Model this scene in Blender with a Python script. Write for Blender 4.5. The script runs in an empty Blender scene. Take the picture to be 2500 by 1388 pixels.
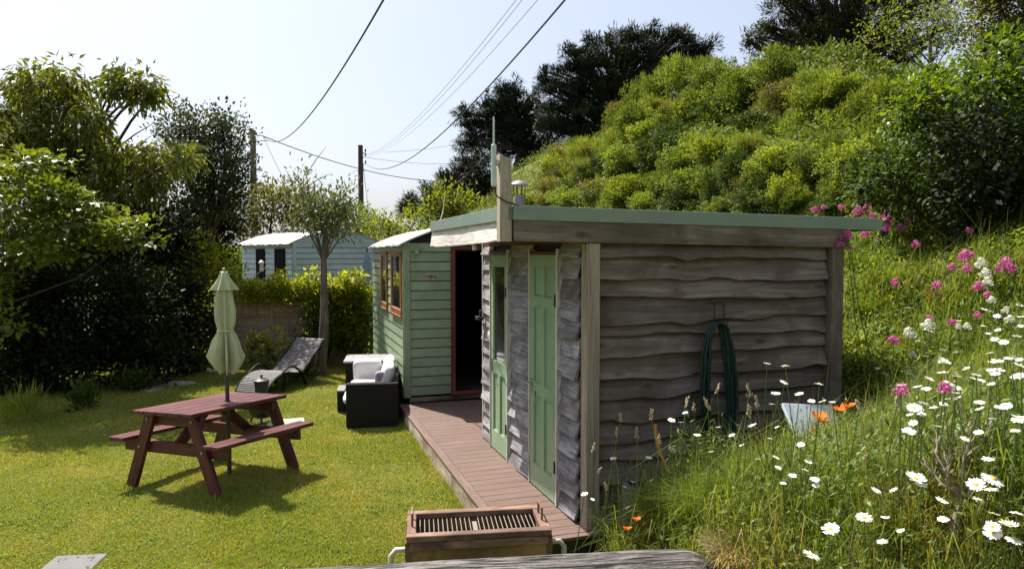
import bpy, math, random
import numpy as np
from mathutils import Vector, Matrix, noise as mnoise

random.seed(7)
RNG = np.random.default_rng(11)
S = bpy.context.scene
C = S.collection

# ------------------------------------------------------------------ camera, sky, sun, exposure
F_PX, EYE = 1700.0, 2.25                     # focal length in photo pixels (2500 wide), eye height
PITCH = math.atan(72 / F_PX)
cam_d = bpy.data.cameras.new('camera')
cam_d.sensor_width = 36.0
cam_d.lens = 36.0 * F_PX / 2500.0
cam_d.clip_start = 0.05
cam_d.clip_end = 2000.0
cam = bpy.data.objects.new('camera', cam_d)
cam.location = (0, 0, EYE)
cam.rotation_euler = (math.pi / 2 - PITCH, 0, 0)
C.objects.link(cam)
S.camera = cam

SUN_EL = math.radians(57)
SUN_AZ = math.atan2(-0.69, 0.72)             # from +Y, towards -X (behind the scene, on the left)
world = bpy.data.worlds.new('World')
S.world = world
world.use_nodes = True
wn = world.node_tree
bg = wn.nodes['Background']
sky = wn.nodes.new('ShaderNodeTexSky')
sky.sky_type = 'NISHITA'
sky.sun_disc = False
sky.sun_elevation = SUN_EL
sky.sun_rotation = SUN_AZ
sky.altitude = 0
sky.air_density = 1.0
sky.dust_density = 3.6
sky.ozone_density = 1.6
hz_mix = wn.nodes.new('ShaderNodeMix')          # thin even high haze over the whole sky
hz_mix.data_type = 'RGBA'
hz_mix.inputs[0].default_value = 0.45
hz_mix.inputs[7].default_value = (4.1, 4.3, 5.0, 1)
wn.links.new(sky.outputs[0], hz_mix.inputs[6])
wn.links.new(hz_mix.outputs[2], bg.inputs[0])
bg.inputs[1].default_value = 0.09

sun_d = bpy.data.lights.new('sun', 'SUN')
sun_d.energy = 5.0
sun_d.angle = math.radians(0.55)
sun_d.color = (1.0, 0.95, 0.86)
sun = bpy.data.objects.new('sun', sun_d)
sdir = Vector((math.sin(SUN_AZ) * math.cos(SUN_EL), math.cos(SUN_AZ) * math.cos(SUN_EL), math.sin(SUN_EL)))
sun.rotation_euler = sdir.to_track_quat('Z', 'Y').to_euler()
sun.location = sdir * 40
C.objects.link(sun)

vs = S.view_settings
vs.view_transform = 'Standard'
vs.look = 'None'
vs.exposure = 1.14
vs.gamma = 1.0
vs.use_curve_mapping = False
S.cycles.max_bounces = 6
S.cycles.transparent_max_bounces = 4
S.cycles.caustics_reflective = False
S.cycles.caustics_refractive = False

# ------------------------------------------------------------------ measuring helpers
CP, SP = math.cos(PITCH), math.sin(PITCH)


def ray(x, y):
    a = (x - 1250) / F_PX
    b = -(y - 694) / F_PX
    return Vector((a, CP + b * SP, -SP + b * CP))


def pY(x, y, Y):
    d = ray(x, y)
    return Vector((0, 0, EYE)) + d * (Y / d.y)


def pz(x, y, z):
    d = ray(x, y)
    return Vector((0, 0, EYE)) + d * ((z - EYE) / d.z)


U = Vector((0.95, 0.313, 0)).normalized()    # along the shed front
V = Vector((-U.y, U.x, 0))                   # back along its side wall
P0 = Vector((0.527, 5.19, 0))                # front left corner of the shed
ROT = math.atan2(U.y, U.x)


def sst(a, b, x):
    t = np.clip((x - a) / (b - a), 0, 1)
    return t * t * (3 - 2 * t)


def lawn_z(x, y):
    return -0.045 * np.maximum(0, -2.7 - x) - 0.014 * np.maximum(0, y - 6.6) + 0.055 * np.exp(-((x + 2.95) ** 2 + (y - 6.85) ** 2) / 3.5)


def ground(x, y):
    """height of the ground anywhere (numpy arrays or floats)"""
    x = np.asarray(x, float)
    y = np.asarray(y, float)
    w = (x - P0.x) * U.x + (y - P0.y) * U.y
    s = (x - P0.x) * V.x + (y - P0.y) * V.y
    lz = np.maximum(lawn_z(x, y), -0.6)
    bump = 0.05 * np.sin(x * 2.1 + 1.3 * np.sin(y * 1.3)) * np.sin(y * 1.7 + x) + 0.03 * np.sin(x * 5.1 + y * 3.3)
    d = np.maximum(0, w - 2.42)
    cap = (4.6 + 6.9 * sst(2.5, 15, s)) * (1 - 0.55 * sst(11, 20, w))
    hill = 0.74 * np.minimum(d, cap) + 0.10 * np.maximum(0, np.minimum(d, 60) - cap)
    hill = hill + 0.42 * np.sin(d * 1.75 + 1.1 * np.sin(s * 0.37)) * sst(1.6, 3.2, d) * (1 - sst(9, 13, d))
    za = 0.02 + 0.22 * np.clip(w - 0.2, 0, 2.22) + hill
    yc = np.clip(y, 2.4, 5.2)
    zb = (0.78 - 0.30 * (yc - 2.4) + (0.45 - 0.04 * (yc - 2.4)) * np.minimum(x, 3.2)) * sst(0.0, 0.62, x)
    zb = np.maximum(zb, 0) + 0.62 * np.maximum(0, w - 3)
    k = sst(0.15, 0.95, -s)
    z = za * (1 - k) + zb * k
    z = z * sst(-0.45, 0.1, w)
    near = sst(0.0, 0.35, 3.45 - y) * sst(-2.6, -1.6, x)       # raised terrace under the camera
    z = np.maximum(z, 0.60 * near)
    rough = sst(0.1, 1.2, z)
    return np.maximum(lz, z) + bump * rough


def gz(x, y):
    return float(ground(x, y))


def pg(x, y, far=80.0):
    """where the line of sight through a photo pixel meets the ground"""
    d = ray(x, y)
    t = np.linspace(0.8, far, 1600)
    gx, gy, zz = d.x * t, d.y * t, EYE + d.z * t
    below = np.nonzero(zz < ground(gx, gy))[0]
    if len(below) == 0:
        return None
    i = below[0]
    return Vector((gx[i], gy[i], float(ground(gx[i], gy[i]))))


# ------------------------------------------------------------------ object helpers
def tag(o, label=None, cat=None, group=None, kind=None):
    if label:
        o['label'] = label
    if cat:
        o['category'] = cat
    if group:
        o['group'] = group
    if kind:
        o['kind'] = kind
    return o


def empty(name, loc=(0, 0, 0), rz=0.0, label=None, cat=None, group=None):
    o = bpy.data.objects.new(name, None)
    C.objects.link(o)
    o.location = loc
    o.rotation_euler = (0, 0, rz)
    o.empty_display_size = 0.1
    return tag(o, label, cat, group)


def link(name, me, parent=None, M=None):
    o = bpy.data.objects.new(name, me)
    C.objects.link(o)
    if parent is not None:
        o.parent = parent
    if M is not None:
        o.matrix_basis = M
    return o


def np_mesh(name, verts, faces, mats, tint=None, smooth=False, midx=None):
    """fast mesh from numpy arrays; faces is an (n,3) or (n,4) array"""
    verts = np.asarray(verts, np.float32)
    faces = np.asarray(faces, np.int32)
    n, k = faces.shape
    me = bpy.data.meshes.new(name)
    me.vertices.add(len(verts))
    me.vertices.foreach_set('co', verts.ravel())
    me.loops.add(n * k)
    me.loops.foreach_set('vertex_index', faces.ravel())
    me.polygons.add(n)
    me.polygons.foreach_set('loop_start', np.arange(0, n * k, k, dtype=np.int32))
    me.polygons.foreach_set('loop_total', np.full(n, k, np.int32))
    for m in (mats if isinstance(mats, (list, tuple)) else [mats]):
        me.materials.append(m)
    if midx is not None:
        me.polygons.foreach_set('material_index', np.asarray(midx, np.int32))
    if smooth:
        me.polygons.foreach_set('use_smooth', np.ones(n, bool))
    me.update(calc_edges=True)
    if tint is not None:
        at = me.attributes.new('tint', 'FLOAT', 'FACE')
        at.data.foreach_set('value', np.asarray(tint, np.float32))
    return me


class MB:
    """collects boxes, tubes and lathes into one mesh"""

    def __init__(self):
        self.v, self.f = [], []

    def add(self, vs_, fs_):
        b = len(self.v)
        self.v += [tuple(p) for p in vs_]
        self.f += [tuple(i + b for i in q) for q in fs_]
        return self

    def box(self, x0, x1, y0, y1, z0, z1, c=0.0, M=None):
        cx, cy, cz = (x0 + x1) / 2, (y0 + y1) / 2, (z0 + z1) / 2
        hx, hy, hz = abs(x1 - x0) / 2, abs(y1 - y0) / 2, abs(z1 - z0) / 2
        vs_, fs_ = chbox(hx, hy, hz, c)
        pts = [Vector((a + cx, b + cy, d + cz)) for a, b, d in vs_]
        if M is not None:
            pts = [M @ p for p in pts]
        return self.add(pts, fs_)

    def beam(self, p, q, w, t, c=0.0, up=(0, 0, 1)):
        M, L = frame(p, q, up)
        vs_, fs_ = chbox(L / 2, w / 2, t / 2, c)
        return self.add([M @ Vector(a) for a in vs_], fs_)

    def tube(self, pts, r, seg=8, cap=True):
        pts = [Vector(p) for p in pts]
        n = len(pts)
        rs = r if isinstance(r, (list, tuple)) else [r] * n
        ring, vs_, fs_ = None, [], []
        t0 = (pts[1] - pts[0]).normalized()
        nrm = t0.orthogonal().normalized()
        for i, p in enumerate(pts):
            t = (pts[min(i + 1, n - 1)] - pts[max(i - 1, 0)])
            t = t.normalized() if t.length > 1e-9 else t0
            nrm = nrm - t * nrm.dot(t)
            nrm = nrm.normalized() if nrm.length > 1e-6 else t.orthogonal().normalized()
            bn = t.cross(nrm)
            for k in range(seg):
                a = 2 * math.pi * k / seg
                vs_.append(p + (nrm * math.cos(a) + bn * math.sin(a)) * rs[i])
        for i in range(n - 1):
            for k in range(seg):
                k2 = (k + 1) % seg
                fs_.append((i * seg + k, i * seg + k2, (i + 1) * seg + k2, (i + 1) * seg + k))
        if cap:
            fs_.append(tuple(range(seg - 1, -1, -1)))
            fs_.append(tuple((n - 1) * seg + k for k in range(seg)))
        return self.add(vs_, fs_)

    def lathe(self, prof, seg=20, ctr=(0, 0, 0), fn=None):
        vs_, fs_ = [], []
        for (r, z) in prof:
            for k in range(seg):
                a = 2 * math.pi * k / seg
                rr = r * (fn(a, z) if fn else 1)
                vs_.append((ctr[0] + rr * math.cos(a), ctr[1] + rr * math.sin(a), ctr[2] + z))
        for i in range(len(prof) - 1):
            for k in range(seg):
                k2 = (k + 1) % seg
                fs_.append((i * seg + k, i * seg + k2, (i + 1) * seg + k2, (i + 1) * seg + k))
        fs_.append(tuple(range(seg - 1, -1, -1)))
        fs_.append(tuple((len(prof) - 1) * seg + k for k in range(seg)))
        return self.add(vs_, fs_)

    def mesh(self, name, mat, smooth=False):
        me = bpy.data.meshes.new(name)
        me.from_pydata(self.v, [], self.f)
        me.materials.append(mat)
        if smooth:
            me.polygons.foreach_set('use_smooth', [True] * len(me.polygons))
            try:
                me.set_sharp_from_angle(angle=math.radians(40))
            except Exception:
                pass
        me.update()
        return me

    def build(self, name, mat, parent=None, M=None, smooth=False):
        return link(name, self.mesh(name, mat, smooth), parent, M)


def chbox(hx, hy, hz, c=0.0):
    if c <= 0:
        v = [(sx * hx, sy * hy, sz * hz) for sx in (-1, 1) for sy in (-1, 1) for sz in (-1, 1)]
        f = [(0, 1, 3, 2), (4, 6, 7, 5), (0, 4, 5, 1), (2, 3, 7, 6), (0, 2, 6, 4), (1, 5, 7, 3)]
        return v, f
    c = min(c, hx * .9, hy * .9, hz * .9)
    v, ix = [], {}
    for sx in (-1, 1):
        for sy in (-1, 1):
            for sz in (-1, 1):
                for ax in range(3):
                    p = [sx * (hx - c), sy * (hy - c), sz * (hz - c)]
                    p[ax] = (sx * hx, sy * hy, sz * hz)[ax]
                    ix[(sx, sy, sz, ax)] = len(v)
                    v.append(tuple(p))
    f = []
    for ax in range(3):
        o1, o2 = [(1, 2), (2, 0), (0, 1)][ax]
        for sg in (-1, 1):
            q = []
            for a, b in ((-1, -1), (1, -1), (1, 1), (-1, 1)):
                k = [0, 0, 0]
                k[ax], k[o1], k[o2] = sg, a, b
                q.append(ix[(k[0], k[1], k[2], ax)])
            f.append(tuple(q) if sg > 0 else tuple(reversed(q)))
    for ax in range(3):                       # twelve edge strips
        o1, o2 = [(1, 2), (2, 0), (0, 1)][ax]
        for a in (-1, 1):
            for b in (-1, 1):
                q = []
                for sg, face in ((-1, o1), (1, o1), (1, o2), (-1, o2)):
                    k = [0, 0, 0]
                    k[ax], k[o1], k[o2] = sg, a, b
                    q.append(ix[(k[0], k[1], k[2], face)])
                f.append(tuple(q) if a * b > 0 else tuple(reversed(q)))
    for sx in (-1, 1):
        for sy in (-1, 1):
            for sz in (-1, 1):
                q = [ix[(sx, sy, sz, a)] for a in range(3)]
                f.append(tuple(q) if sx * sy * sz > 0 else tuple(reversed(q)))
    return v, f


def frame(p, q, up=(0, 0, 1)):
    p, q, up = Vector(p), Vector(q), Vector(up)
    x = (q - p)
    L = x.length
    x.normalize()
    z = up - x * up.dot(x)
    z = z.normalized() if z.length > 1e-5 else x.orthogonal().normalized()
    y = z.cross(x)
    M = Matrix((x, y, z)).transposed().to_4x4()
    M.translation = (p + q) / 2
    return M, L


_bar_cache = {}


def bar(name, p, q, w, t, mat, parent=None, c=0.003, up=(0, 0, 1)):
    """a straight piece whose own X axis runs along it (so the grain does too)"""
    M, L = frame(p, q, up)
    key = (round(L, 4), round(w, 4), round(t, 4), c, mat.name)
    me = _bar_cache.get(key)
    if me is None:
        m = MB()
        vs_, fs_ = chbox(L / 2, w / 2, t / 2, c)
        m.add(vs_, fs_)
        me = m.mesh(name, mat)
        _bar_cache[key] = me
    return link(name, me, parent, M)


def tubeobj(name, pts, r, mat, parent=None, seg=8):
    return MB().tube(pts, r, seg).build(name, mat, parent, smooth=True)


# ------------------------------------------------------------------ materials
def newmat(name):
    m = bpy.data.materials.new(name)
    m.use_nodes = True
    nt = m.node_tree
    b = nt.nodes['Principled BSDF']
    return m, nt, b


def node(nt, typ, **kw):
    n = nt.nodes.new(typ)
    for k, v in kw.items():
        setattr(n, k, v)
    return n


def ramp(nt, fac, stops):
    r = node(nt, 'ShaderNodeValToRGB')
    e = r.color_ramp.elements
    while len(e) < len(stops):
        e.new(0.5)
    for el, (p, c) in zip(e, stops):
        el.position = p
        el.color = (c[0], c[1], c[2], 1)
    nt.links.new(fac, r.inputs[0])
    return r.outputs[0]


def objcoord(nt, scale, rnd=True):
    tc = node(nt, 'ShaderNodeTexCoord')
    out = tc.outputs['Object']
    if rnd:
        oi = node(nt, 'ShaderNodeObjectInfo')
        mu = node(nt, 'ShaderNodeMath', operation='MULTIPLY')
        mu.inputs[1].default_value = 57.0
        nt.links.new(oi.outputs['Random'], mu.inputs[0])
        cb = node(nt, 'ShaderNodeCombineXYZ')
        for i in range(3):
            nt.links.new(mu.outputs[0], cb.inputs[i])
        ad = node(nt, 'ShaderNodeVectorMath', operation='ADD')
        nt.links.new(out, ad.inputs[0])
        nt.links.new(cb.outputs[0], ad.inputs[1])
        out = ad.outputs[0]
    mp = node(nt, 'ShaderNodeMapping')
    mp.inputs['Scale'].default_value = scale
    nt.links.new(out, mp.inputs[0])
    return mp.outputs[0]


def noise_tex(nt, vec, scale=1.0, detail=5.0, rough=0.55, dist=0.0):
    n = node(nt, 'ShaderNodeTexNoise')
    n.inputs['Scale'].default_value = scale
    n.inputs['Detail'].default_value = detail
    n.inputs['Roughness'].default_value = rough
    n.inputs['Distortion'].default_value = dist
    nt.links.new(vec, n.inputs['Vector'])
    return n.outputs['Fac']


def mixc(nt, fac, a, b, mode='MIX'):
    m = node(nt, 'ShaderNodeMix', data_type='RGBA', blend_type=mode)
    for sock, val in ((m.inputs[0], fac), (m.inputs[6], a), (m.inputs[7], b)):
        if isinstance(val, (int, float)):
            sock.default_value = val
        elif isinstance(val, (tuple, list)):
            sock.default_value = (val[0], val[1], val[2], 1)
        else:
            nt.links.new(val, sock)
    return m.outputs[2]


def bump(nt, b, h, strength=0.4, dist=0.01):
    bp = node(nt, 'ShaderNodeBump')
    bp.inputs['Strength'].default_value = strength
    bp.inputs['Distance'].default_value = dist
    nt.links.new(h, bp.inputs['Height'])
    nt.links.new(bp.outputs[0], b.inputs['Normal'])


def jitter(nt, col, amount=0.25):
    """each object a little lighter or darker than the next"""
    oi = node(nt, 'ShaderNodeObjectInfo')
    mr = node(nt, 'ShaderNodeMapRange')
    mr.inputs[3].default_value = 1 - amount
    mr.inputs[4].default_value = 1 + amount
    nt.links.new(oi.outputs['Random'], mr.inputs[0])
    hs = node(nt, 'ShaderNodeHueSaturation')
    nt.links.new(col, hs.inputs['Color'])
    nt.links.new(mr.outputs[0], hs.inputs['Value'])
    return hs.outputs[0]


def wood(name, cols, scale=(1.3, 17, 17), rough=0.82, bstr=0.5, var=0.18, dist=0.8, stain=None, spec=0.3, crack=((0.30, 0.46), 0.43, 0.75), bdist=0.006, knots=0.0):
    m, nt, b = newmat(name)
    vec = objcoord(nt, scale)
    n1 = noise_tex(nt, vec, 1.0, 7, 0.62, dist)
    st = [(0.28 + 0.44 * i / (len(cols) - 1), c) for i, c in enumerate(cols)]
    col = ramp(nt, n1, st)
    v2 = objcoord(nt, (scale[0] * 2.5, scale[1] * 5, scale[2] * 5))
    n2 = noise_tex(nt, v2, 1.0, 4, 0.6, 0.3)
    crk = ramp(nt, n2, [(crack[0][0], (crack[1],) * 3), (crack[0][1], (1, 1, 1))])
    col = mixc(nt, crack[2], col, crk, 'MULTIPLY')
    if stain:
        v3 = objcoord(nt, (2.2, 2.2, 2.2))
        n3 = noise_tex(nt, v3, 1.0, 4, 0.6, 0.5)
        f3 = ramp(nt, n3, [(0.46, (0, 0, 0)), (0.66, (1, 1, 1))])
        col = mixc(nt, f3, col, stain)
    if knots:
        vo = node(nt, 'ShaderNodeTexVoronoi')
        nt.links.new(objcoord(nt, (2.1, 6.5, 6.5)), vo.inputs['Vector'])
        vo.inputs['Scale'].default_value = 1.0
        kf = ramp(nt, vo.outputs['Distance'], [(0.05, (1, 1, 1)), (0.17, (0, 0, 0))])
        km = node(nt, 'ShaderNodeMath', operation='MULTIPLY')
        km.inputs[1].default_value = knots
        nt.links.new(kf, km.inputs[0])
        col = mixc(nt, km.outputs[0], col, tuple(0.55 * c for c in cols[0]))
    col = jitter(nt, col, var)
    nt.links.new(col, b.inputs['Base Color'])
    b.inputs['Roughness'].default_value = rough
    b.inputs['Specular IOR Level'].default_value = spec
    ad = node(nt, 'ShaderNodeMath', operation='ADD')
    nt.links.new(n1, ad.inputs[0])
    nt.links.new(n2, ad.inputs[1])
    bump(nt, b, ad.outputs[0], bstr, bdist)
    return m


def paint(name, col, var=0.14, rough=0.5, dirt=None, grain=(2, 30, 30), bstr=0.15, spec=0.4, jit=0.05):
    m, nt, b = newmat(name)
    vec = objcoord(nt, (1.7, 1.7, 1.7))
    n1 = noise_tex(nt, vec, 1.6, 6, 0.6, 0.4)
    lo = tuple(c * (1 - var) for c in col)
    hi = tuple(min(1, c * (1 + var)) for c in col)
    cc = ramp(nt, n1, [(0.3, lo), (0.7, hi)])
    if dirt:
        n3 = noise_tex(nt, objcoord(nt, (4, 4, 4)), 1.5, 8, 0.7, 0.6)
        f3 = ramp(nt, n3, [(0.52, (0, 0, 0)), (0.74, (1, 1, 1))])
        cc = mixc(nt, f3, cc, dirt)
    if jit:
        cc = jitter(nt, cc, jit)
    nt.links.new(cc, b.inputs['Base Color'])
    n2 = noise_tex(nt, objcoord(nt, grain), 1.0, 4, 0.6, 0.2)
    rr = node(nt, 'ShaderNodeMapRange')
    rr.inputs[3].default_value = rough - 0.12
    rr.inputs[4].default_value = min(1, rough + 0.15)
    nt.links.new(n2, rr.inputs[0])
    nt.links.new(rr.outputs[0], b.inputs['Roughness'])
    b.inputs['Specular IOR Level'].default_value = spec
    bump(nt, b, n2, bstr, 0.004)
    return m


def leafmat(name, cols, transl=0.34, rough=0.5, spec=0.35, tcol=(1.5, 1.35, 0.5), patch=None, patch_scale=0.6, jit=0.12):
    """leaf colour differs from leaf to leaf; thin blades let some light through"""
    m, nt, b = newmat(name)
    at = node(nt, 'ShaderNodeAttribute', attribute_name='tint')
    col = ramp(nt, at.outputs['Fac'], [(i / max(1, len(cols) - 1), c) for i, c in enumerate(cols)])
    if patch:
        geo = node(nt, 'ShaderNodeNewGeometry')
        nn = noise_tex(nt, geo.outputs['Position'], patch_scale, 5, 0.6, 0.4)
        fp = ramp(nt, nn, [(0.45, (0, 0, 0)), (0.65, (1, 1, 1))])
        col = mixc(nt, fp, col, patch)
    if jit:
        col = jitter(nt, col, jit)
    nt.links.new(col, b.inputs['Base Color'])
    b.inputs['Roughness'].default_value = rough
    b.inputs['Specular IOR Level'].default_value = spec
    tr = node(nt, 'ShaderNodeBsdfTranslucent')
    tc = mixc(nt, 1.0, col, tcol, 'MULTIPLY')
    nt.links.new(tc, tr.inputs[0])
    mx = node(nt, 'ShaderNodeMixShader')
    mx.inputs[0].default_value = transl
    nt.links.new(b.outputs[0], mx.inputs[1])
    nt.links.new(tr.outputs[0], mx.inputs[2])
    out = nt.nodes['Material Output']
    nt.links.new(mx.outputs[0], out.inputs[0])
    return m


def plain(name, col, rough=0.5, metal=0.0, spec=0.4, var=0.1, bstr=0.0, scale=30):
    m, nt, b = newmat(name)
    n1 = noise_tex(nt, objcoord(nt, (1, 1, 1)), scale * 0.2, 5, 0.6, 0.2)
    cc = ramp(nt, n1, [(0.3, tuple(c * (1 - var) for c in col)), (0.7, tuple(min(1, c * (1 + var)) for c in col))])
    nt.links.new(cc, b.inputs['Base Color'])
    b.inputs['Roughness'].default_value = rough
    b.inputs['Metallic'].default_value = metal
    b.inputs['Specular IOR Level'].default_value = spec
    if bstr:
        bump(nt, b, noise_tex(nt, objcoord(nt, (1, 1, 1)), scale, 4, 0.6), bstr, 0.004)
    return m


MT = {}
MT['grey_wood'] = wood('weathered_grey_wood', [(0.082, 0.057, 0.043), (0.16, 0.124, 0.10), (0.255, 0.205, 0.17)], stain=(0.092, 0.065, 0.048), knots=0.85)
MT['pale_wood'] = wood('pale_bleached_wood', [(0.30, 0.27, 0.25), (0.50, 0.46, 0.43), (0.68, 0.63, 0.59)], scale=(1.6, 14, 14), dist=2.2)
MT['post_wood'] = wood('brown_grey_post_wood', [(0.16, 0.12, 0.085), (0.27, 0.22, 0.16), (0.37, 0.32, 0.25)], scale=(1.5, 22, 22))
MT['shingle'] = wood('silvered_waney_board', [(0.11, 0.098, 0.102), (0.28, 0.265, 0.275), (0.50, 0.48, 0.49)], scale=(2.2, 20, 20), dist=1.6, stain=(0.12, 0.10, 0.105), bstr=0.8)
MT['log'] = wood('cracked_driftwood', [(0.035, 0.030, 0.028), (0.12, 0.108, 0.10), (0.26, 0.24, 0.225)], scale=(1.5, 14, 14), dist=1.6, bstr=1.0, crack=((0.42, 0.50), 0.10, 1.0), bdist=0.03)
MT['maroon'] = wood('maroon_stained_wood', [(0.036, 0.005, 0.006), (0.072, 0.011, 0.012), (0.12, 0.028, 0.028)], scale=(1.3, 16, 16), rough=0.45, var=0.15, spec=0.4)
MT['maroon_top'] = wood('faded_maroon_top', [(0.042, 0.006, 0.007), (0.08, 0.014, 0.015), (0.135, 0.034, 0.033)], scale=(1.3, 16, 16), rough=0.45, var=0.18, spec=0.35, stain=(0.10, 0.030, 0.029))
MT['deck'] = wood('brown_composite_decking', [(0.098, 0.060, 0.047), (0.128, 0.081, 0.064), (0.16, 0.104, 0.084)], scale=(2, 26, 26), rough=0.7, var=0.07, bstr=0.25)
MT['deck_side'] = wood('pale_deck_fascia_wood', [(0.20, 0.15, 0.10), (0.38, 0.31, 0.23), (0.52, 0.45, 0.36)], stain=(0.13, 0.10, 0.06))
MT['green_board'] = paint('sage_green_paint', (0.235, 0.295, 0.185), rough=0.42, dirt=(0.17, 0.225, 0.135), bstr=0.12)
MT['green_door'] = paint('mid_green_door_paint', (0.23, 0.33, 0.20), rough=0.42, var=0.10, dirt=(0.30, 0.37, 0.25))
MT['roof_trim'] = paint('grey_green_coated_trim', (0.185, 0.235, 0.205), rough=0.35, var=0.08, dirt=(0.24, 0.28, 0.24), bstr=0.02, spec=0.5)
MT['hut_roof'] = plain('weathered_sheet_roof', (0.50, 0.49, 0.47), rough=0.7, var=0.2, bstr=0.4, scale=12)
MT['roof_felt'] = plain('grey_roof_felt', (0.16, 0.165, 0.16), rough=0.9, bstr=0.4, scale=60)
MT['window_wood'] = wood('orange_brown_window_wood', [(0.16, 0.055, 0.018), (0.24, 0.09, 0.032), (0.31, 0.13, 0.055)], rough=0.45, bstr=0.2, var=0.08, spec=0.5)
MT['dark_red_wood'] = wood('dark_red_frame_wood', [(0.09, 0.02, 0.014), (0.14, 0.035, 0.022), (0.18, 0.05, 0.03)], rough=0.5, bstr=0.2)
MT['blue_board'] = paint('pale_blue_paint', (0.38, 0.455, 0.54), rough=0.5, dirt=(0.31, 0.38, 0.45))
MT['black_wood'] = paint('near_black_paint', (0.012, 0.012, 0.016), rough=0.5)
MT['dark_opening'] = plain('dark_opening', (0.006, 0.007, 0.010), rough=0.9, spec=0.1)
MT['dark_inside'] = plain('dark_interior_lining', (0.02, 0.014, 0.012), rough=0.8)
MT['wicker_dark'] = plain('dark_brown_wicker', (0.010, 0.008, 0.008), rough=0.6, spec=0.2, bstr=0.9, scale=150)
MT['wicker_grey'] = plain('grey_brown_wicker', (0.18, 0.165, 0.16), rough=0.6, bstr=0.9, scale=130)
MT['cushion'] = plain('off_white_cushion_cloth', (0.56, 0.545, 0.55), rough=0.9, var=0.05, bstr=0.25, scale=60)
MT['cushion_grey'] = plain('grey_cushion_cloth', (0.32, 0.31, 0.33), rough=0.9, var=0.3, bstr=0.25, scale=40)
MT['canvas'] = plain('sage_canvas', (0.45, 0.47, 0.30), rough=0.85, var=0.1, bstr=0.2, scale=50)
MT['black_metal'] = plain('black_iron', (0.016, 0.014, 0.014), rough=0.5, var=0.3, bstr=0.3, scale=60)
MT['pole_metal'] = plain('dark_bronze_pole', (0.07, 0.06, 0.055), rough=0.45, metal=0.4)
MT['steel'] = plain('dull_steel', (0.45, 0.43, 0.41), rough=0.4, metal=0.9)
MT['grille'] = plain('worn_grill_steel', (0.30, 0.26, 0.22), rough=0.5, metal=0.7, var=0.2)
MT['galv'] = plain('galvanised_flue', (0.20, 0.19, 0.18), rough=0.55, metal=0.5, var=0.3)
MT['rust'] = wood('rusty_brown_frame', [(0.10, 0.055, 0.038), (0.20, 0.115, 0.08), (0.31, 0.20, 0.15)], scale=(3, 9, 9), rough=0.7, stain=(0.07, 0.04, 0.03), var=0.05)
MT['bbq_body'] = wood('scorched_ochre_side', [(0.18, 0.10, 0.035), (0.30, 0.19, 0.08), (0.40, 0.28, 0.14)], scale=(4, 4, 4), rough=0.75, stain=(0.13, 0.08, 0.035), var=0.03, dist=0.4)
MT['pale_pipe'] = plain('pale_grey_pipe', (0.46, 0.42, 0.36), rough=0.5, var=0.15)
MT['hose'] = plain('dark_green_hose', (0.006, 0.030, 0.022), rough=0.42)
MT['ochre_pipe'] = plain('ochre_hose', (0.48, 0.22, 0.045), rough=0.5)
MT['pvc'] = plain('pale_green_grey_plastic', (0.50, 0.56, 0.52), rough=0.5)
MT['white_plastic'] = plain('white_plastic', (0.58, 0.57, 0.54), rough=0.5, var=0.05)
MT['shaded_plastic'] = plain('shaded_lid_plastic', (0.42, 0.46, 0.52), rough=0.5, var=0.05)
MT['slate_box'] = plain('dark_slate_trough', (0.05, 0.055, 0.065), rough=0.6, bstr=0.2)
MT['stone'] = plain('pale_stone', (0.36, 0.34, 0.31), rough=0.9, var=0.3, bstr=0.7, scale=25)
MT['slab'] = plain('grey_paving_slab', (0.13, 0.127, 0.127), rough=0.9, var=0.12, bstr=0.4, scale=50)
MT['cream_slab'] = plain('cream_paving_slab', (0.42, 0.38, 0.29), rough=0.9, var=0.1, bstr=0.3, scale=40)
MT['fence'] = wood('brown_fence_board', [(0.20, 0.13, 0.09), (0.34, 0.24, 0.175), (0.46, 0.34, 0.26)], var=0.2)
MT['bark'] = wood('grey_brown_bark', [(0.06, 0.045, 0.035), (0.13, 0.10, 0.08), (0.22, 0.18, 0.145)], scale=(9, 9, 3), bstr=1.0, var=0.05)
MT['bark_dark'] = wood('dark_bark', [(0.025, 0.02, 0.017), (0.055, 0.042, 0.035), (0.09, 0.07, 0.06)], scale=(9, 9, 3), bstr=1.0, var=0.05)
MT['twig'] = wood('grey_twig_bark', [(0.16, 0.12, 0.09), (0.26, 0.20, 0.16), (0.36, 0.30, 0.25)], scale=(20, 20, 6), var=0.05)
MT['pole_wood'] = wood('creosoted_pole_wood', [(0.03, 0.025, 0.02), (0.065, 0.052, 0.042), (0.10, 0.085, 0.07)], scale=(14, 14, 1.2), var=0.05)
MT['pole_grey'] = wood('grey_pole_wood', [(0.10, 0.085, 0.065), (0.17, 0.145, 0.115), (0.23, 0.20, 0.16)], scale=(14, 14, 1.2), var=0.05)
MT['cable'] = plain('black_cable', (0.03, 0.03, 0.032), rough=0.6)
MT['cable_thin'] = plain('grey_thin_wire', (0.20, 0.20, 0.21), rough=0.6)


def glassmat(name):
    m, nt, b = newmat(name)
    b.inputs['Base Color'].default_value = (0.015, 0.018, 0.018, 1)
    b.inputs['Roughness'].default_value = 0.04
    b.inputs['Specular IOR Level'].default_value = 0.9
    b.inputs['IOR'].default_value = 1.6
    return m


MT['glass'] = glassmat('dark_window_glass')

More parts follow.
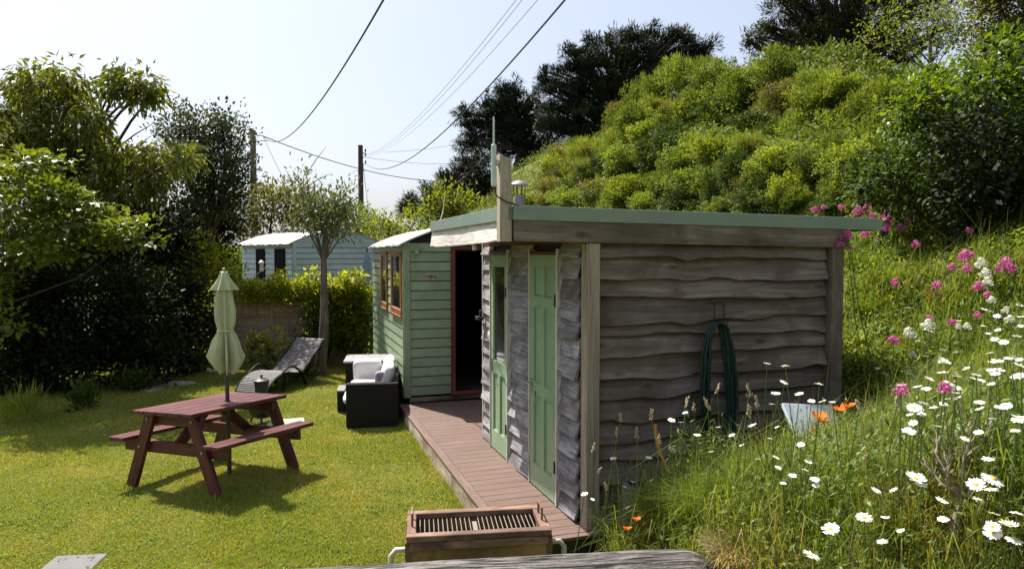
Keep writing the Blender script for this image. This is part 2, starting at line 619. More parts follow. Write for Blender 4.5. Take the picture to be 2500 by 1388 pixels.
# foliage colours (albedos)
LF = {}
LF['lawn'] = leafmat('lawn_blade', [(0.175, 0.225, 0.03), (0.225, 0.27, 0.04), (0.285, 0.31, 0.06), (0.42, 0.39, 0.16)], 0.30, 0.55, 0.25, patch=(0.36, 0.335, 0.085), patch_scale=0.9, jit=0)
LF['meadow'] = leafmat('meadow_blade', [(0.085, 0.15, 0.018), (0.15, 0.22, 0.026), (0.225, 0.27, 0.05)], 0.42, 0.5, 0.3, patch=(0.19, 0.185, 0.04), patch_scale=1.3, jit=0)
LF['herb'] = leafmat('meadow_herb_leaf', [(0.065, 0.12, 0.022), (0.12, 0.18, 0.032), (0.18, 0.22, 0.06)], 0.34, 0.5, 0.3)
LF['lush'] = leafmat('lush_grass_blade', [(0.07, 0.14, 0.015), (0.13, 0.20, 0.022), (0.20, 0.25, 0.035)], 0.36, 0.45, 0.35)
LF['clover'] = leafmat('matt_clover_leaf', [(0.09, 0.16, 0.02), (0.14, 0.21, 0.03), (0.20, 0.25, 0.05)], 0.3, 0.9, 0.05)
LF['straw'] = leafmat('dry_straw', [(0.24, 0.18, 0.08), (0.34, 0.27, 0.14), (0.42, 0.34, 0.20)], 0.3, 0.7, 0.2)
LF['hill'] = leafmat('hill_shrub_leaf', [(0.088, 0.13, 0.02), (0.15, 0.20, 0.03), (0.22, 0.27, 0.05)], 0.45, 0.6, 0.2, patch=(0.085, 0.135, 0.022), patch_scale=0.55, jit=0.28)
LF['hill_yellow'] = leafmat('yellow_green_shrub_leaf', [(0.11, 0.15, 0.018), (0.185, 0.23, 0.026), (0.26, 0.295, 0.042)], 0.48, 0.6, 0.2, patch=(0.12, 0.165, 0.024), patch_scale=0.6, jit=0.28)
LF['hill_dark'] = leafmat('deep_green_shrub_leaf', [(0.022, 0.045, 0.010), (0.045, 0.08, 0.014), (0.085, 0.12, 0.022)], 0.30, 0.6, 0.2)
LF['hill_mid'] = leafmat('inner_shrub_leaf', [(0.04, 0.068, 0.012), (0.085, 0.125, 0.020), (0.15, 0.20, 0.035)], 0.35, 0.6, 0.2)  # darker leaf colour puts shade into the gaps among the shrubs
LF['olive'] = leafmat('olive_shrub_leaf', [(0.09, 0.10, 0.022), (0.15, 0.16, 0.032), (0.21, 0.21, 0.055)], 0.36, 0.6, 0.2, patch=(0.12, 0.10, 0.035), patch_scale=0.8, jit=0.28)
LF['ivy'] = leafmat('glossy_ivy_leaf', [(0.035, 0.075, 0.008), (0.085, 0.145, 0.013), (0.17, 0.23, 0.022)], 0.40, 0.4, 0.4)
LF['big'] = leafmat('drooping_olive_leaf', [(0.06, 0.085, 0.012), (0.115, 0.14, 0.018), (0.185, 0.20, 0.035)], 0.40, 0.4, 0.4)
LF['small_grey'] = leafmat('small_grey_green_leaf', [(0.028, 0.042, 0.018), (0.05, 0.07, 0.025), (0.085, 0.105, 0.045)], 0.28, 0.5)
LF['maple'] = leafmat('flat_layered_leaf', [(0.065, 0.105, 0.012), (0.115, 0.16, 0.018), (0.17, 0.20, 0.045)], 0.42, 0.4, 0.4)
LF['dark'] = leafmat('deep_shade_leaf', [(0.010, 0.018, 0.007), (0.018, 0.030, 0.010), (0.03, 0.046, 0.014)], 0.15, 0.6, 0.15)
LF['hedge'] = leafmat('bright_hedge_leaf', [(0.15, 0.20, 0.016), (0.26, 0.31, 0.022), (0.36, 0.39, 0.04)], 0.58, 0.5, 0.3)
LF['rhodo'] = leafmat('leathery_rosette_leaf', [(0.09, 0.115, 0.02), (0.17, 0.19, 0.035), (0.27, 0.27, 0.08)], 0.35, 0.35, 0.5)
LF['cypress'] = leafmat('dark_cypress_spray', [(0.010, 0.016, 0.010), (0.018, 0.028, 0.015), (0.033, 0.045, 0.022)], 0.10, 0.6, 0.2, tcol=(1.2, 1.2, 0.7))
LF['pine'] = leafmat('pine_needle', [(0.022, 0.026, 0.007), (0.045, 0.05, 0.011), (0.085, 0.085, 0.018)], 0.15, 0.55, 0.25)
LF['brown'] = leafmat('brown_olive_leaf', [(0.055, 0.045, 0.012), (0.10, 0.08, 0.020), (0.14, 0.12, 0.03)], 0.3, 0.5)
LF['thin_tree'] = leafmat('fine_grey_green_leaf', [(0.045, 0.07, 0.025), (0.075, 0.105, 0.035), (0.12, 0.14, 0.05)], 0.32, 0.5)
LF['russet'] = leafmat('russet_herb', [(0.15, 0.075, 0.04), (0.22, 0.115, 0.06), (0.27, 0.17, 0.09)], 0.3, 0.6)


def petalmat(name, col, tr=0.3, rough=0.6):
    m, nt, b = newmat(name)
    b.inputs['Base Color'].default_value = (*col, 1)
    b.inputs['Roughness'].default_value = rough
    b.inputs['Specular IOR Level'].default_value = 0.2
    t = node(nt, 'ShaderNodeBsdfTranslucent')
    t.inputs[0].default_value = (*col, 1)
    mx = node(nt, 'ShaderNodeMixShader')
    mx.inputs[0].default_value = tr
    nt.links.new(b.outputs[0], mx.inputs[1])
    nt.links.new(t.outputs[0], mx.inputs[2])
    nt.links.new(mx.outputs[0], nt.nodes['Material Output'].inputs[0])
    return m


MT['petal_white'] = petalmat('white_petal', (0.80, 0.80, 0.78))
MT['daisy_disc'] = plain('yellow_daisy_disc', (0.62, 0.42, 0.02), rough=0.8, bstr=0.6, scale=400)
MT['petal_orange'] = petalmat('orange_petal', (0.78, 0.17, 0.008), 0.35)
MT['petal_pink'] = petalmat('pink_floret', (0.58, 0.13, 0.34), 0.3)
MT['petal_cream'] = petalmat('cream_floret', (0.70, 0.70, 0.58), 0.3)
MT['stem'] = plain('green_stem', (0.10, 0.15, 0.035), rough=0.6)
MT['seed'] = plain('buff_seed_head', (0.34, 0.27, 0.16), rough=0.9, var=0.2)


def groundmat():
    m, nt, b = newmat('ground_soil_and_turf')
    geo = node(nt, 'ShaderNodeNewGeometry')
    n1 = noise_tex(nt, geo.outputs['Position'], 1.1, 8, 0.65, 0.3)
    n2 = noise_tex(nt, geo.outputs['Position'], 30, 4, 0.7, 0.0)
    c = ramp(nt, n1, [(0.35, (0.085, 0.11, 0.018)), (0.5, (0.12, 0.14, 0.025)), (0.68, (0.18, 0.16, 0.05))])
    d = ramp(nt, n2, [(0.3, (0.45, 0.45, 0.4)), (0.7, (1.1, 1.1, 1.0))])
    c = mixc(nt, 0.8, c, d, 'MULTIPLY')
    nt.links.new(c, b.inputs['Base Color'])
    b.inputs['Roughness'].default_value = 0.95
    b.inputs['Specular IOR Level'].default_value = 0.1
    bump(nt, b, n2, 0.7, 0.02)
    return m


MT['ground'] = groundmat()


# ================================================================== GROUND
def ground_sheet():
    xs = np.unique(np.concatenate([np.linspace(-400, -30, 12), np.linspace(-30, -9, 22), np.linspace(-9, 9, 150), np.linspace(9, 40, 60), np.linspace(40, 400, 12)]))
    ys = np.unique(np.concatenate([np.linspace(-60, 0, 10), np.linspace(0, 16, 140), np.linspace(16, 50, 60), np.linspace(50, 900, 14)]))
    X, Y = np.meshgrid(xs, ys)
    Z = ground(X, Y)
    nx, ny = len(xs), len(ys)
    v = np.stack([X, Y, Z], -1).reshape(-1, 3)
    i = np.arange(nx * ny).reshape(ny, nx)
    f = np.stack([i[:-1, :-1], i[:-1, 1:], i[1:, 1:], i[1:, :-1]], -1).reshape(-1, 4)
    return link('ground', np_mesh('ground', v, f, MT['ground'], smooth=True))


tag(ground_sheet(), kind='structure')


# ================================================================== WANEY BOARDS
def waney(name, L, H, mat, parent, M, seed, proud=0.034, amp=0.012, nseg=None, knots=1):
    """lapped board with a natural wavy lower edge; own X along it, -Y outward, Z up from its lower edge"""
    r = random.Random(seed)
    n = nseg or max(3, int(L / 0.12))
    ph = [r.uniform(0, 6.28) for _ in range(4)]
    kn = [(r.uniform(-L / 2, L / 2), r.uniform(-1.0, 1.9) * amp, r.uniform(0.05, 0.11)) for _ in range(knots if L > 0.8 else 0)]
    tilt = r.uniform(-1, 1) * amp * (0.8 if L > 1 else 0.5)
    m = MB()
    vs_, fs_ = [], []
    for i in range(n + 1):
        x = -L / 2 + L * i / n
        zb = amp * (0.5 * math.sin(2.1 * x + ph[0]) + 0.3 * math.sin(5.3 * x + ph[1]) + 0.25 * math.sin(11 * x + ph[2])) + tilt * 2 * x / L
        pr = proud * (1 + 0.25 * math.sin(3.1 * x + ph[3]))
        for kx, ka, kw in kn:
            g = math.exp(-((x - kx) / kw) ** 2)
            zb -= ka * g
            pr += abs(ka) * 0.35 * g
        vs_ += [(x, 0.004, H), (x, -0.010, H), (x, -0.5 * pr - 0.006, H * 0.5), (x, -pr, zb + 0.008), (x, -pr + 0.006, zb), (x, -pr + 0.022, zb + 0.002)]
    k = 6
    for i in range(n):
        for j in range(k):
            j2 = (j + 1) % k
            fs_.append((i * k + j, i * k + j2, (i + 1) * k + j2, (i + 1) * k + j))
    fs_.append(tuple(range(k - 1, -1, -1)))
    fs_.append(tuple(n * k + j for j in range(k)))
    m.add(vs_, fs_)
    return m.build(name, mat, parent, M)


T = Matrix.Translation
RZm90 = Matrix.Rotation(-math.pi / 2, 4, 'Z')
DECK_Z = 0.20

# ================================================================== SHED
shed = empty('timber_shed', (P0.x, P0.y, 0), ROT, 'flat-roofed grey timber shed with wavy lapped boards and two green doors', 'shed')
# hidden core that the boards are nailed to
core = MB()
core.box(0.03, 2.34, 0.03, 0.07, 0.0, 2.49)
core.box(0.03, 0.07, 0.072, 2.72, 0.20, 2.49)
core.box(2.30, 2.34, 0.072, 2.72, 0.0, 2.49)
core.box(0.072, 2.298, 2.68, 2.72, 0.0, 2.49)
core.build('wall_core', MT['black_wood'], shed)

FB = [2.226, 2.055, 1.917, 1.732, 1.625, 1.48, 1.311, 1.153, 0.98, 0.83, 0.68, 0.515, 0.35, 0.19, 0.03]
for i, zb in enumerate(FB):
    top = (FB[i - 1] + 0.022) if i else 2.36
    waney('wall_board', 2.118, top - zb, MT['grey_wood'], shed, T((1.17, 0.026, zb)), 40 + i, proud=0.07, amp=0.020, knots=3)
bar('corner_post', (0.055, -0.022, 0.0), (0.055, -0.022, 2.335), 0.105, 0.11, MT['post_wood'], shed, up=(0, -1, 0))
bar('corner_post', (2.30, -0.022, 0.0), (2.30, -0.022, 2.325), 0.12, 0.11, MT['grey_wood'], shed, up=(0, -1, 0))
bar('front_beam', (-0.565, -0.058, 2.425), (2.41, -0.058, 2.388), 0.05, 0.155, MT['grey_wood'], shed)
bar('beam_end_block', (-0.585, -0.022, 2.345), (-0.585, -0.022, 2.50), 0.03, 0.05, MT['black_wood'], shed, up=(0, -1, 0))
# boards on the door side, in three columns
for ci, (y0, y1) in enumerate(((0.065, 0.425), (1.105, 1.725), (2.335, 2.70))):
    z = 0.205
    k = 0
    while z < 2.3:
        step = random.Random(ci * 50 + k).uniform(0.142, 0.168)
        waney('wall_board', y1 - y0, min(step + 0.022, 2.36 - z), MT['shingle'], shed, T((0.026, (y0 + y1) / 2, z)) @ RZm90, 200 + ci * 40 + k, proud=0.05, amp=0.013, nseg=6)
        z += step
        k += 1
bar('wall_head_board', (0.02, 0.05, 2.40), (0.02, 2.70, 2.40), 0.03, 0.12, MT['dark_red_wood'], shed)
bar('edge_trim', (0.005, 2.715, 0.20), (0.005, 2.715, 2.40), 0.03, 0.028, MT['pale_wood'], shed, up=(-1, 0, 0))
for y in (0.437, 1.092, 1.738, 2.322):
    bar('door_jamb', (-0.004, y, 0.205), (-0.004, y, 2.30), 0.022, 0.07, MT['pale_wood'], shed, up=(-1, 0, 0))
bar('door_head', (-0.004, 0.45, 2.268), (-0.004, 1.08, 2.268), 0.07, 0.026, MT['dark_red_wood'], shed)
bar('door_head', (-0.004, 1.75, 2.268), (-0.004, 2.31, 2.268), 0.07, 0.026, MT['dark_red_wood'], shed)


def panel_door(y0, y1, z0, z1, cells, glass, label):
    """cells: list of (ya, yb, za, zb, is_glass) recessed panels"""
    d = empty('door', (0, 0, 0))
    d.parent = shed
    d['label'] = label
    ys = sorted({y0, y1} | {c[0] for c in cells} | {c[1] for c in cells})
    zs = sorted({z0, z1} | {c[2] for c in cells} | {c[3] for c in cells})
    # stiles and rails: fill every grid cell that is not a panel
    m = MB()
    for za, zb in zip(zs[:-1], zs[1:]):
        run = None
        for ya, yb in zip(ys[:-1], ys[1:]):
            cy, cz = (ya + yb) / 2, (za + zb) / 2
            hole = any(c[0] < cy < c[1] and c[2] < cz < c[3] for c in cells)
            if not hole:
                m.box(-0.030, 0.008, ya, yb, za, zb)
    o = m.build('door_frame', MT['green_door'], d)
    for (ya, yb, za, zb, g) in cells:
        mo = MB()
        for (a, b, c_, e) in ((ya, yb, za, za + 0.012), (ya, yb, zb - 0.012, zb), (ya, ya + 0.012, za + 0.012, zb - 0.012), (yb - 0.012, yb, za + 0.012, zb - 0.012)):
            mo.box(-0.024, 0.002, a, b, c_, e, 0.003)
        mo.build('panel_moulding', MT['green_door'], d)
        if g:
            MB().box(-0.010, -0.004, ya + 0.012, yb - 0.012, za + 0.012, zb - 0.012).build('glass_pane', MT['glass'], d)
        else:
            MB().box(-0.014, 0.004, ya + 0.012, yb - 0.012, za + 0.012, zb - 0.012, 0.002).build('door_panel', MT['green_door'], d)
    return d


dr = panel_door(0.452, 1.076, 0.215, 2.25,
                [(0.545, 0.725, 1.89, 2.15, 0), (0.80, 0.98, 1.89, 2.15, 0), (0.545, 0.725, 1.13, 1.80, 0), (0.80, 0.98, 1.13, 1.80, 0),
                 (0.545, 0.725, 0.41, 1.03, 0), (0.80, 0.98, 0.41, 1.03, 0)], False, 'solid green six-panel door nearer the shed corner')
dl = panel_door(1.754, 2.308, 0.215, 2.25, [(1.835, 2.225, 1.14, 2.14, 1), (1.835, 1.995, 0.41, 1.02, 0), (2.065, 2.225, 0.41, 1.02, 0)], True,
                'green door with a tall glass pane above two panels')
for d, yh, ylock in ((dr, 0.452, 1.03), (dl, 1.754, 2.27)):
    for zz in (0.52, 1.88):
        MB().box(-0.042, -0.030, yh - 0.012, yh + 0.012, zz - 0.05, zz + 0.05, 0.002).tube([(-0.044, yh, zz - 0.05), (-0.044, yh, zz + 0.05)], 0.007, 6).build('hinge', MT['black_metal'], d)
    h = MB().box(-0.036, -0.030, ylock - 0.018, ylock + 0.018, 1.03, 1.17, 0.002)
    h.tube([(-0.036, ylock, 1.12), (-0.075, ylock, 1.12), (-0.08, ylock - 0.02, 1.12), (-0.08, ylock - 0.10, 1.115)], 0.008, 6)
    h.build('door_handle', MT['steel'], d, smooth=True)
MB().tube([(-0.031, 0.93, 1.05), (-0.034, 0.93, 1.05)], 0.012, 8).box(-0.034, -0.031, 0.926, 0.934, 1.015, 1.045).build('keyhole_cover', MT['black_metal'], dr)
# dark latch on the wall end
MB().box(-0.09, -0.03, 2.60, 2.735, 1.53, 1.57, 0.004).box(-0.06, -0.03, 2.64, 2.67, 1.57, 1.64, 0.004).build('wall_latch', MT['black_metal'], shed)

roof = MB().box(0.0, 3.32, -0.04, 2.60, 0.0, 0.085).build('roof', MT['roof_felt'], shed, T((-0.60, -0.03, 2.503)) @ Matrix.Rotation(0.0118, 4, 'Y'))
bar('roof_trim', (0.028, -0.055, 0.046), (3.345, -0.055, 0.046), 0.016, 0.102, MT['roof_trim'], roof, c=0.002)
bar('roof_trim', (-0.012, 0.065, 0.046), (-0.012, 2.63, 0.046), 0.016, 0.102, MT['roof_trim'], roof, c=0.002)
bar('roof_trim', (3.335, 0.0, 0.046), (3.335, 2.63, 0.046), 0.016, 0.102, MT['roof_trim'], roof, c=0.002)
fa = waney('side_fascia', 2.56, 0.175, MT['pale_wood'], shed, T((-0.585, 1.315, 2.336)) @ RZm90, 77, proud=0.03, amp=0.009, knots=3)
fa['label'] = 'sunlit bleached fascia board with swirling grain'
MB().box(-0.585, -0.555, 0.95, 1.0, 2.29, 2.335, 0.004).build('soffit_block', MT['white_plastic'], shed)
# timber post standing up past the roof corner
pm = MB()
sec = [(-0.664, -0.062), (-0.578, -0.062), (-0.578, 0.018), (-0.664, 0.018)]
vv = [(x, y, 2.345) for x, y in sec] + [(-0.664, -0.062, 2.965), (-0.578, -0.062, 2.915), (-0.578, 0.018, 2.905), (-0.664, 0.018, 2.96)]
pm.add(vv, [(3, 2, 1, 0), (4, 5, 6, 7), (0, 1, 5, 4), (1, 2, 6, 5), (2, 3, 7, 6), (3, 0, 4, 7)])
MT['post_wood_v'] = wood('grey_brown_upright_wood', [(0.17, 0.135, 0.10), (0.30, 0.25, 0.195), (0.42, 0.36, 0.29)], scale=(22, 22, 1.5))
pm.build('roof_post', MT['post_wood_v'], shed)

RZ = Matrix.Translation((P0.x, P0.y, 0)) @ Matrix.Rotation(ROT, 4, 'Z')


def sw(x, y, z):
    """shed frame -> world"""
    return RZ @ Vector((x, y, z))


# aerial clamped to the roof post
ant = empty('aerial', sw(-0.70, -0.03, 2.75), ROT, 'slim pale plastic aerial clamped to the post above the shed roof', 'aerial')
MB().box(-0.018, 0.018, -0.012, 0.012, -0.02, 0.28, 0.008).build('aerial_housing', MT['pvc'], ant)
tubeobj('aerial_rod', [(0, 0, 0.275), (0, 0, 0.40), (0, 0, 0.47)], [0.008, 0.007, 0.006], MT['pvc'], ant)
MB().box(0.015, 0.055, -0.02, 0.02, 0.13, 0.17, 0.004).build('clamp', MT['steel'], ant)
tag(tubeobj('aerial_cable', [sw(-0.70, -0.03, 2.73), sw(-0.69, -0.07, 2.66), sw(-0.62, -0.085, 2.62), sw(-0.52, -0.06, 2.60), sw(-0.35, -0.04, 2.598), sw(-0.3, 0.05, 2.595)], 0.006, MT['cable']),
    'black cable looping from the aerial round the post to the shed roof', 'cable')

# flue with a cowl
fl_p = pY(1268, 505, 6.45)
fl = empty('flue_pipe', (fl_p.x, fl_p.y, 2.58), 0, 'short galvanised flue with a mushroom cowl on the shed roof', 'flue')
MB().lathe([(0.055, -0.03), (0.055, 0.21), (0.052, 0.225), (0.046, 0.225)], 18).build('pipe', MT['galv'], fl, smooth=True)
MB().lathe([(0.055, 0.30), (0.082, 0.305), (0.085, 0.315), (0.07, 0.335), (0.035, 0.35), (0.004, 0.355)], 18).build('cowl', MT['galv'], fl, smooth=True)
for k in range(4):
    a = k * math.pi / 2 + 0.4
    bar('cowl_strut', (0.05 * math.cos(a), 0.05 * math.sin(a), 0.19), (0.06 * math.cos(a), 0.06 * math.sin(a), 0.31), 0.012, 0.004, MT['black_metal'], fl, c=0)

# hose coil on the front wall
hz = empty('garden_hose', sw(1.06, -0.105, 1.72), ROT, 'dark green garden hose hung in long loops on the shed wall', 'hose')
for k in range(7):
    r = random.Random(k + 3)
    w0 = 0.052 + 0.014 * k
    L = 0.95 + 0.09 * r.uniform(-1, 1.3)
    pts = []
    off = 0.012 * (k % 3)
    for j in range(29):
        t = j / 28
        a = math.pi * 2 * t
        zz = -L / 2 + (L / 2) * math.cos(a)
        wd = (w0 * 0.8 + 0.075 * (0.5 - 0.5 * math.cos(a))) * math.sin(a)
        wd = math.copysign(abs(math.sin(a)) ** 0.55, math.sin(a)) * (w0 + 0.05 * (1 - math.cos(a)) / 2)
        pts.append((wd + 0.03 + 0.02 * (1 - math.cos(a)) + 0.006 * r.uniform(-1, 1), -off - 0.012 * k * 0.3, zz))
    tubeobj('hose_loop', pts, 0.0115, MT['hose'], hz, 7)
hook = MB().tube([(-0.005, 0.03, 0.16), (-0.005, -0.03, 0.15), (-0.005, -0.035, 0.0), (0.0, -0.07, -0.02), (0.0, -0.09, 0.03)], 0.005, 6)
hook.tube([(0.08, 0.03, 0.155), (0.08, -0.03, 0.145), (0.08, -0.035, -0.0), (0.08, -0.07, -0.02), (0.08, -0.09, 0.03)], 0.005, 6)
hook.tube([(-0.005, 0.01, 0.16), (0.08, 0.01, 0.155)], 0.004, 6)
hook.build('wall_hook', MT['black_metal'], hz)

# ================================================================== DECK
deck = empty('timber_deck', (P0.x, P0.y, 0), ROT, 'low brown plank walkway along the shed doors to the green hut', 'deck')
y = -0.10
DW = 0.138
while y < 4.72:
    x1 = 0.022 if y + DW < 2.74 else 1.35
    bar('deck_board', (-0.548, y + DW / 2, DECK_Z - 0.0125), (x1, y + DW / 2, DECK_Z - 0.0125), DW - 0.005, 0.025, MT['deck'], deck, c=0.002)
    y += DW
bar('edge_board', (-0.592, -0.165, DECK_Z - 0.011), (-0.592, 4.74, DECK_Z - 0.011), 0.082, 0.025, MT['deck'], deck, c=0.003)
bar('nosing_board', (-0.55, -0.135, DECK_Z - 0.013), (0.10, -0.135, DECK_Z - 0.013), 0.062, 0.025, MT['deck'], deck, c=0.003)
for a, b in ((-0.15, 1.62), (1.63, 3.2), (3.21, 4.73)):
    bar('side_fascia', (-0.612, a, 0.085), (-0.612, b, 0.085), 0.03, 0.178, MT['deck_side'], deck)
bar('front_riser', (-0.60, -0.125, 0.085), (0.10, -0.125, 0.085), 0.03, 0.17, MT['black_wood'], deck)  # near-black board stands for the shaded void under the deck
for yy in (0.4, 1.63, 2.4, 3.2, 4.2):
    bar('support_post', (-0.585, yy, -0.1), (-0.585, yy, 0.165), 0.06, 0.06, MT['deck_side'], deck, up=(0, 1, 0))

# ================================================================== GREEN HUT
HL, HW_, HF, HE, HA = 3.45, 2.40, 0.29, 2.42, 2.70
hut_o = sw(-0.527, 4.809, 0)
hut = empty('green_hut', (hut_o.x, hut_o.y, 0), ROT, 'sage green boarded shepherd hut with curved roof and open doorway', 'hut')


def arc_z(x, W, E, A):
    t = (x - W / 2) / (W / 2)
    return A - (A - E) * abs(t) ** 2.1


SPC = (HE - HF) / 16
for i in range(16):
    z = HF + SPC * (i + 0.5)
    bar('side_board', (-0.006, HL, z), (-0.006, 0.045, z), 0.022, SPC - 0.010, MT['green_board'], hut, c=0.004, up=(0.09, 0, 1))
    bar('front_board', (0.075, -0.006, z), (0.648, -0.006, z), 0.022, SPC - 0.010, MT['green_board'], hut, c=0.004, up=(0, -0.0 + 0.06, 1))
    bar('front_board', (1.50, -0.006, z), (HW_ - 0.01, -0.006, z), 0.022, SPC - 0.010, MT['green_board'], hut, c=0.004, up=(0, 0.06, 1))
bar('corner_trim', (0.028, -0.012, HF - 0.02), (0.028, -0.012, HE + 0.005), 0.09, 0.03, MT['green_board'], hut, up=(0, -1, 0))
bar('corner_trim', (-0.014, 0.018, HF - 0.02), (-0.014, 0.018, HE + 0.005), 0.03, 0.028, MT['green_board'], hut, up=(-1, 0, 0))
# shell
sh = MB()
sh.box(0.008, 0.05, 0.008, HL, HF, HE)
sh.box(HW_ - 0.05, HW_, 0.008, HL, HF, HE)
sh.box(0.052, HW_ - 0.052, HL - 0.05, HL, HF, HE)
sh.box(0.052, 0.645, 0.008, 0.05, HF, HE)
sh.box(1.50, HW_ - 0.052, 0.008, 0.05, HF, HE)
sh.box(0.646, 1.499, 0.008, 0.05, 2.30, HE)
sh.box(0.052, HW_ - 0.052, 0.052, HL - 0.052, HF + 0.0, HF + 0.03)
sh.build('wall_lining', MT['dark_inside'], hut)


def gable(name, mat, y, par, W, E, A, th=0.03):
    m = MB()
    n = 16
    v1 = [(W * i / n, y, arc_z(W * i / n, W, E, A) - 0.012) for i in range(n + 1)]
    vs_, fs_ = [], []
    for (x, yy, zz) in v1:
        vs_ += [(x, yy, E - 0.002), (x, yy, max(zz, E)), (x, yy + th, max(zz, E)), (x, yy + th, E - 0.002)]
    for i in range(n):
        for j in range(4):
            j2 = (j + 1) % 4
            fs_.append((i * 4 + j, i * 4 + j2, i * 4 + 4 + j2, i * 4 + 4 + j))
    m.add(vs_, fs_)
    return m.build(name, mat, par)


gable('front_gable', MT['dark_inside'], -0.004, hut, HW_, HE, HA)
gable('rear_gable', MT['green_board'], HL - 0.03, hut, HW_, HE, HA)


def arch_roof(par, W, L, E, A, y0, ov, mat, wav=0.006, th=0.022):
    n, mseg = 22, 26
    vs_, fs_ = [], []
    for j in range(mseg + 1):
        yy = y0 + (L - y0 + 0.08) * j / mseg
        for i in range(n + 1):
            x = -ov + (W + 2 * ov) * i / n
            zz = arc_z(x, W, E, A)
            edge = 1 if i in (0, n) else 0
            zz += edge * wav * math.sin(j * 2.3 + math.sin(j)) + 0.002 * math.sin(i * 1.7 + j)
            vs_.append((x, yy, zz + th))
    base = len(vs_)
    vs_ += [(x, yy, z - th) for (x, yy, z) in vs_]
    s = n + 1
    for j in range(mseg):
        for i in range(n):
            a = j * s + i
            fs_.append((a, a + 1, a + s + 1, a + s))
            fs_.append((base + a, base + a + s, base + a + s + 1, base + a + 1))
    for i in range(n):
        fs_.append((i, base + i, base + i + 1, i + 1))
        a = mseg * s + i
        fs_.append((a, a + 1, base + a + 1, base + a))
    for j in range(mseg):
        a = j * s
        fs_.append((a, a + s, base + a + s, base + a))
        a = j * s + n
        fs_.append((a, base + a, base + a + s, a + s))
    return MB().add(vs_, fs_).build('roof', mat, par, smooth=True)


arch_roof(hut, HW_, HL, HE, HA, -0.10, 0.09, MT['hut_roof'])


def hut_window(y0, y1, z0, z1):
    w = empty('window', (0, 0, 0))
    w.parent = hut
    f_ = 0.085
    for (p, q, ww) in (((-0.030, y0, z0 + f_ / 2), (-0.030, y1, z0 + f_ / 2), f_), ((-0.030, y0, z1 - f_ / 2), (-0.030, y1, z1 - f_ / 2), f_)):
        bar('frame_rail', p, q, 0.03, ww, MT['window_wood'], w, c=0.008)
    for yy in (y0 + f_ / 2, y1 - f_ / 2):
        bar('frame_stile', (-0.029, yy, z0 + f_), (-0.029, yy, z1 - f_), f_, 0.028, MT['window_wood'], w, c=0.008, up=(-1, 0, 0))
    MB().box(-0.026, -0.020, y0 + f_, y1 - f_, z0 + f_, z1 - f_).build('glass_pane', MT['glass'], w)
    bar('sill', (-0.036, y0 - 0.02, z0 - 0.012), (-0.036, y1 + 0.02, z0 - 0.012), 0.045, 0.024, MT['window_wood'], w, c=0.006)


hut_window(0.10, 1.05, 1.40, 2.31)
hut_window(1.50, 2.20, 1.40, 2.31)
# doorway
for x in (0.675, 1.47):
    bar('door_frame', (x, -0.012, HF - 0.02), (x, -0.012, 2.32), 0.055, 0.09, MT['dark_red_wood'], hut, up=(0, -1, 0))
bar('door_frame', (0.65, -0.012, 2.345), (1.495, -0.012, 2.345), 0.09, 0.05, MT['dark_red_wood'], hut)
bar('threshold', (0.65, -0.04, HF + 0.012), (1.495, -0.04, HF + 0.012), 0.12, 0.04, MT['dark_red_wood'], hut)
bar('base_plank', (0.06, 0.0, 0.235), (1.6, 0.0, 0.235), 0.05, 0.06, MT['deck_side'], hut)
MB().box(0.13, 0.19, -0.075, -0.018, 2.25, 2.36, 0.006).build('outside_lamp', MT['green_board'], hut)
pq = MB().box(0.245, 0.475, -0.030, -0.018, 1.90, 1.985, 0.004).build('name_plaque', MT['post_wood_v'], hut)
pq['label'] = 'small weathered wooden plaque with faded dark lettering'
lt = bpy.data.curves.new('lettering', 'FONT')
lt.body = 'TOFTS'
lt.size = 0.058
lt.align_x = 'CENTER'
lt.align_y = 'CENTER'
lt.extrude = 0.0015
tmp = bpy.data.objects.new('lettering_tmp', lt)
C.objects.link(tmp)
dg = bpy.context.evaluated_depsgraph_get()
lm = bpy.data.meshes.new_from_object(tmp.evaluated_get(dg))
bpy.data.objects.remove(tmp)
lm.materials.clear()
lm.materials.append(MT['black_wood'])
link('lettering', lm, pq, T((0.36, -0.032, 1.942)) @ Matrix.Rotation(math.pi / 2, 4, 'X'))
for x in (0.3, 2.1):
    for yy in (0.5, 2.9):
        bar('foot_block', (x, yy, -0.3), (x, yy, HF - 0.02), 0.22, 0.22, MT['stone'], hut, up=(0, 1, 0))

# ================================================================== BLUE HUT (beyond the hedge)
bo = pY(716, 600, 18.6)
blue = empty('blue_hut', (bo.x, bo.y, 0), math.radians(45), 'pale blue boarded hut with curved roof beyond the hedge', 'hut')
BW, BL, BF, BE, BA = 2.78, 3.1, -0.45, 2.60, 2.90
NB = 20
bs = (BE - BF) / NB
for i in range(NB):
    z = BF + bs * (i + 0.5)
    bar('end_board', (0.05, -0.006, z), (BW - 0.02, -0.006, z), 0.024, bs - 0.014, MT['blue_board'], blue, c=0.004, up=(0, 0.08, 1))
    bar('side_board', (-0.006, BL, z), (-0.006, 0.05, z), 0.024, bs - 0.014, MT['blue_board'], blue, c=0.004, up=(0.08, 0, 1))
bm = MB()
bm.box(0.01, 0.05, 0.01, BL, BF, BE)
bm.box(BW - 0.05, BW, 0.01, BL, BF, BE)
bm.box(0.052, BW - 0.052, 0.01, 0.05, BF, BE)
bm.box(0.052, BW - 0.052, BL - 0.05, BL, BF, BE)
bm.build('wall_core', MT['black_wood'], blue)
bar('corner_trim', (0.02, -0.014, BF), (0.02, -0.014, BE), 0.09, 0.03, MT['blue_board'], blue, up=(0, -1, 0))
gable('end_gable', MT['blue_board'], -0.006, blue, BW, BE, BA)
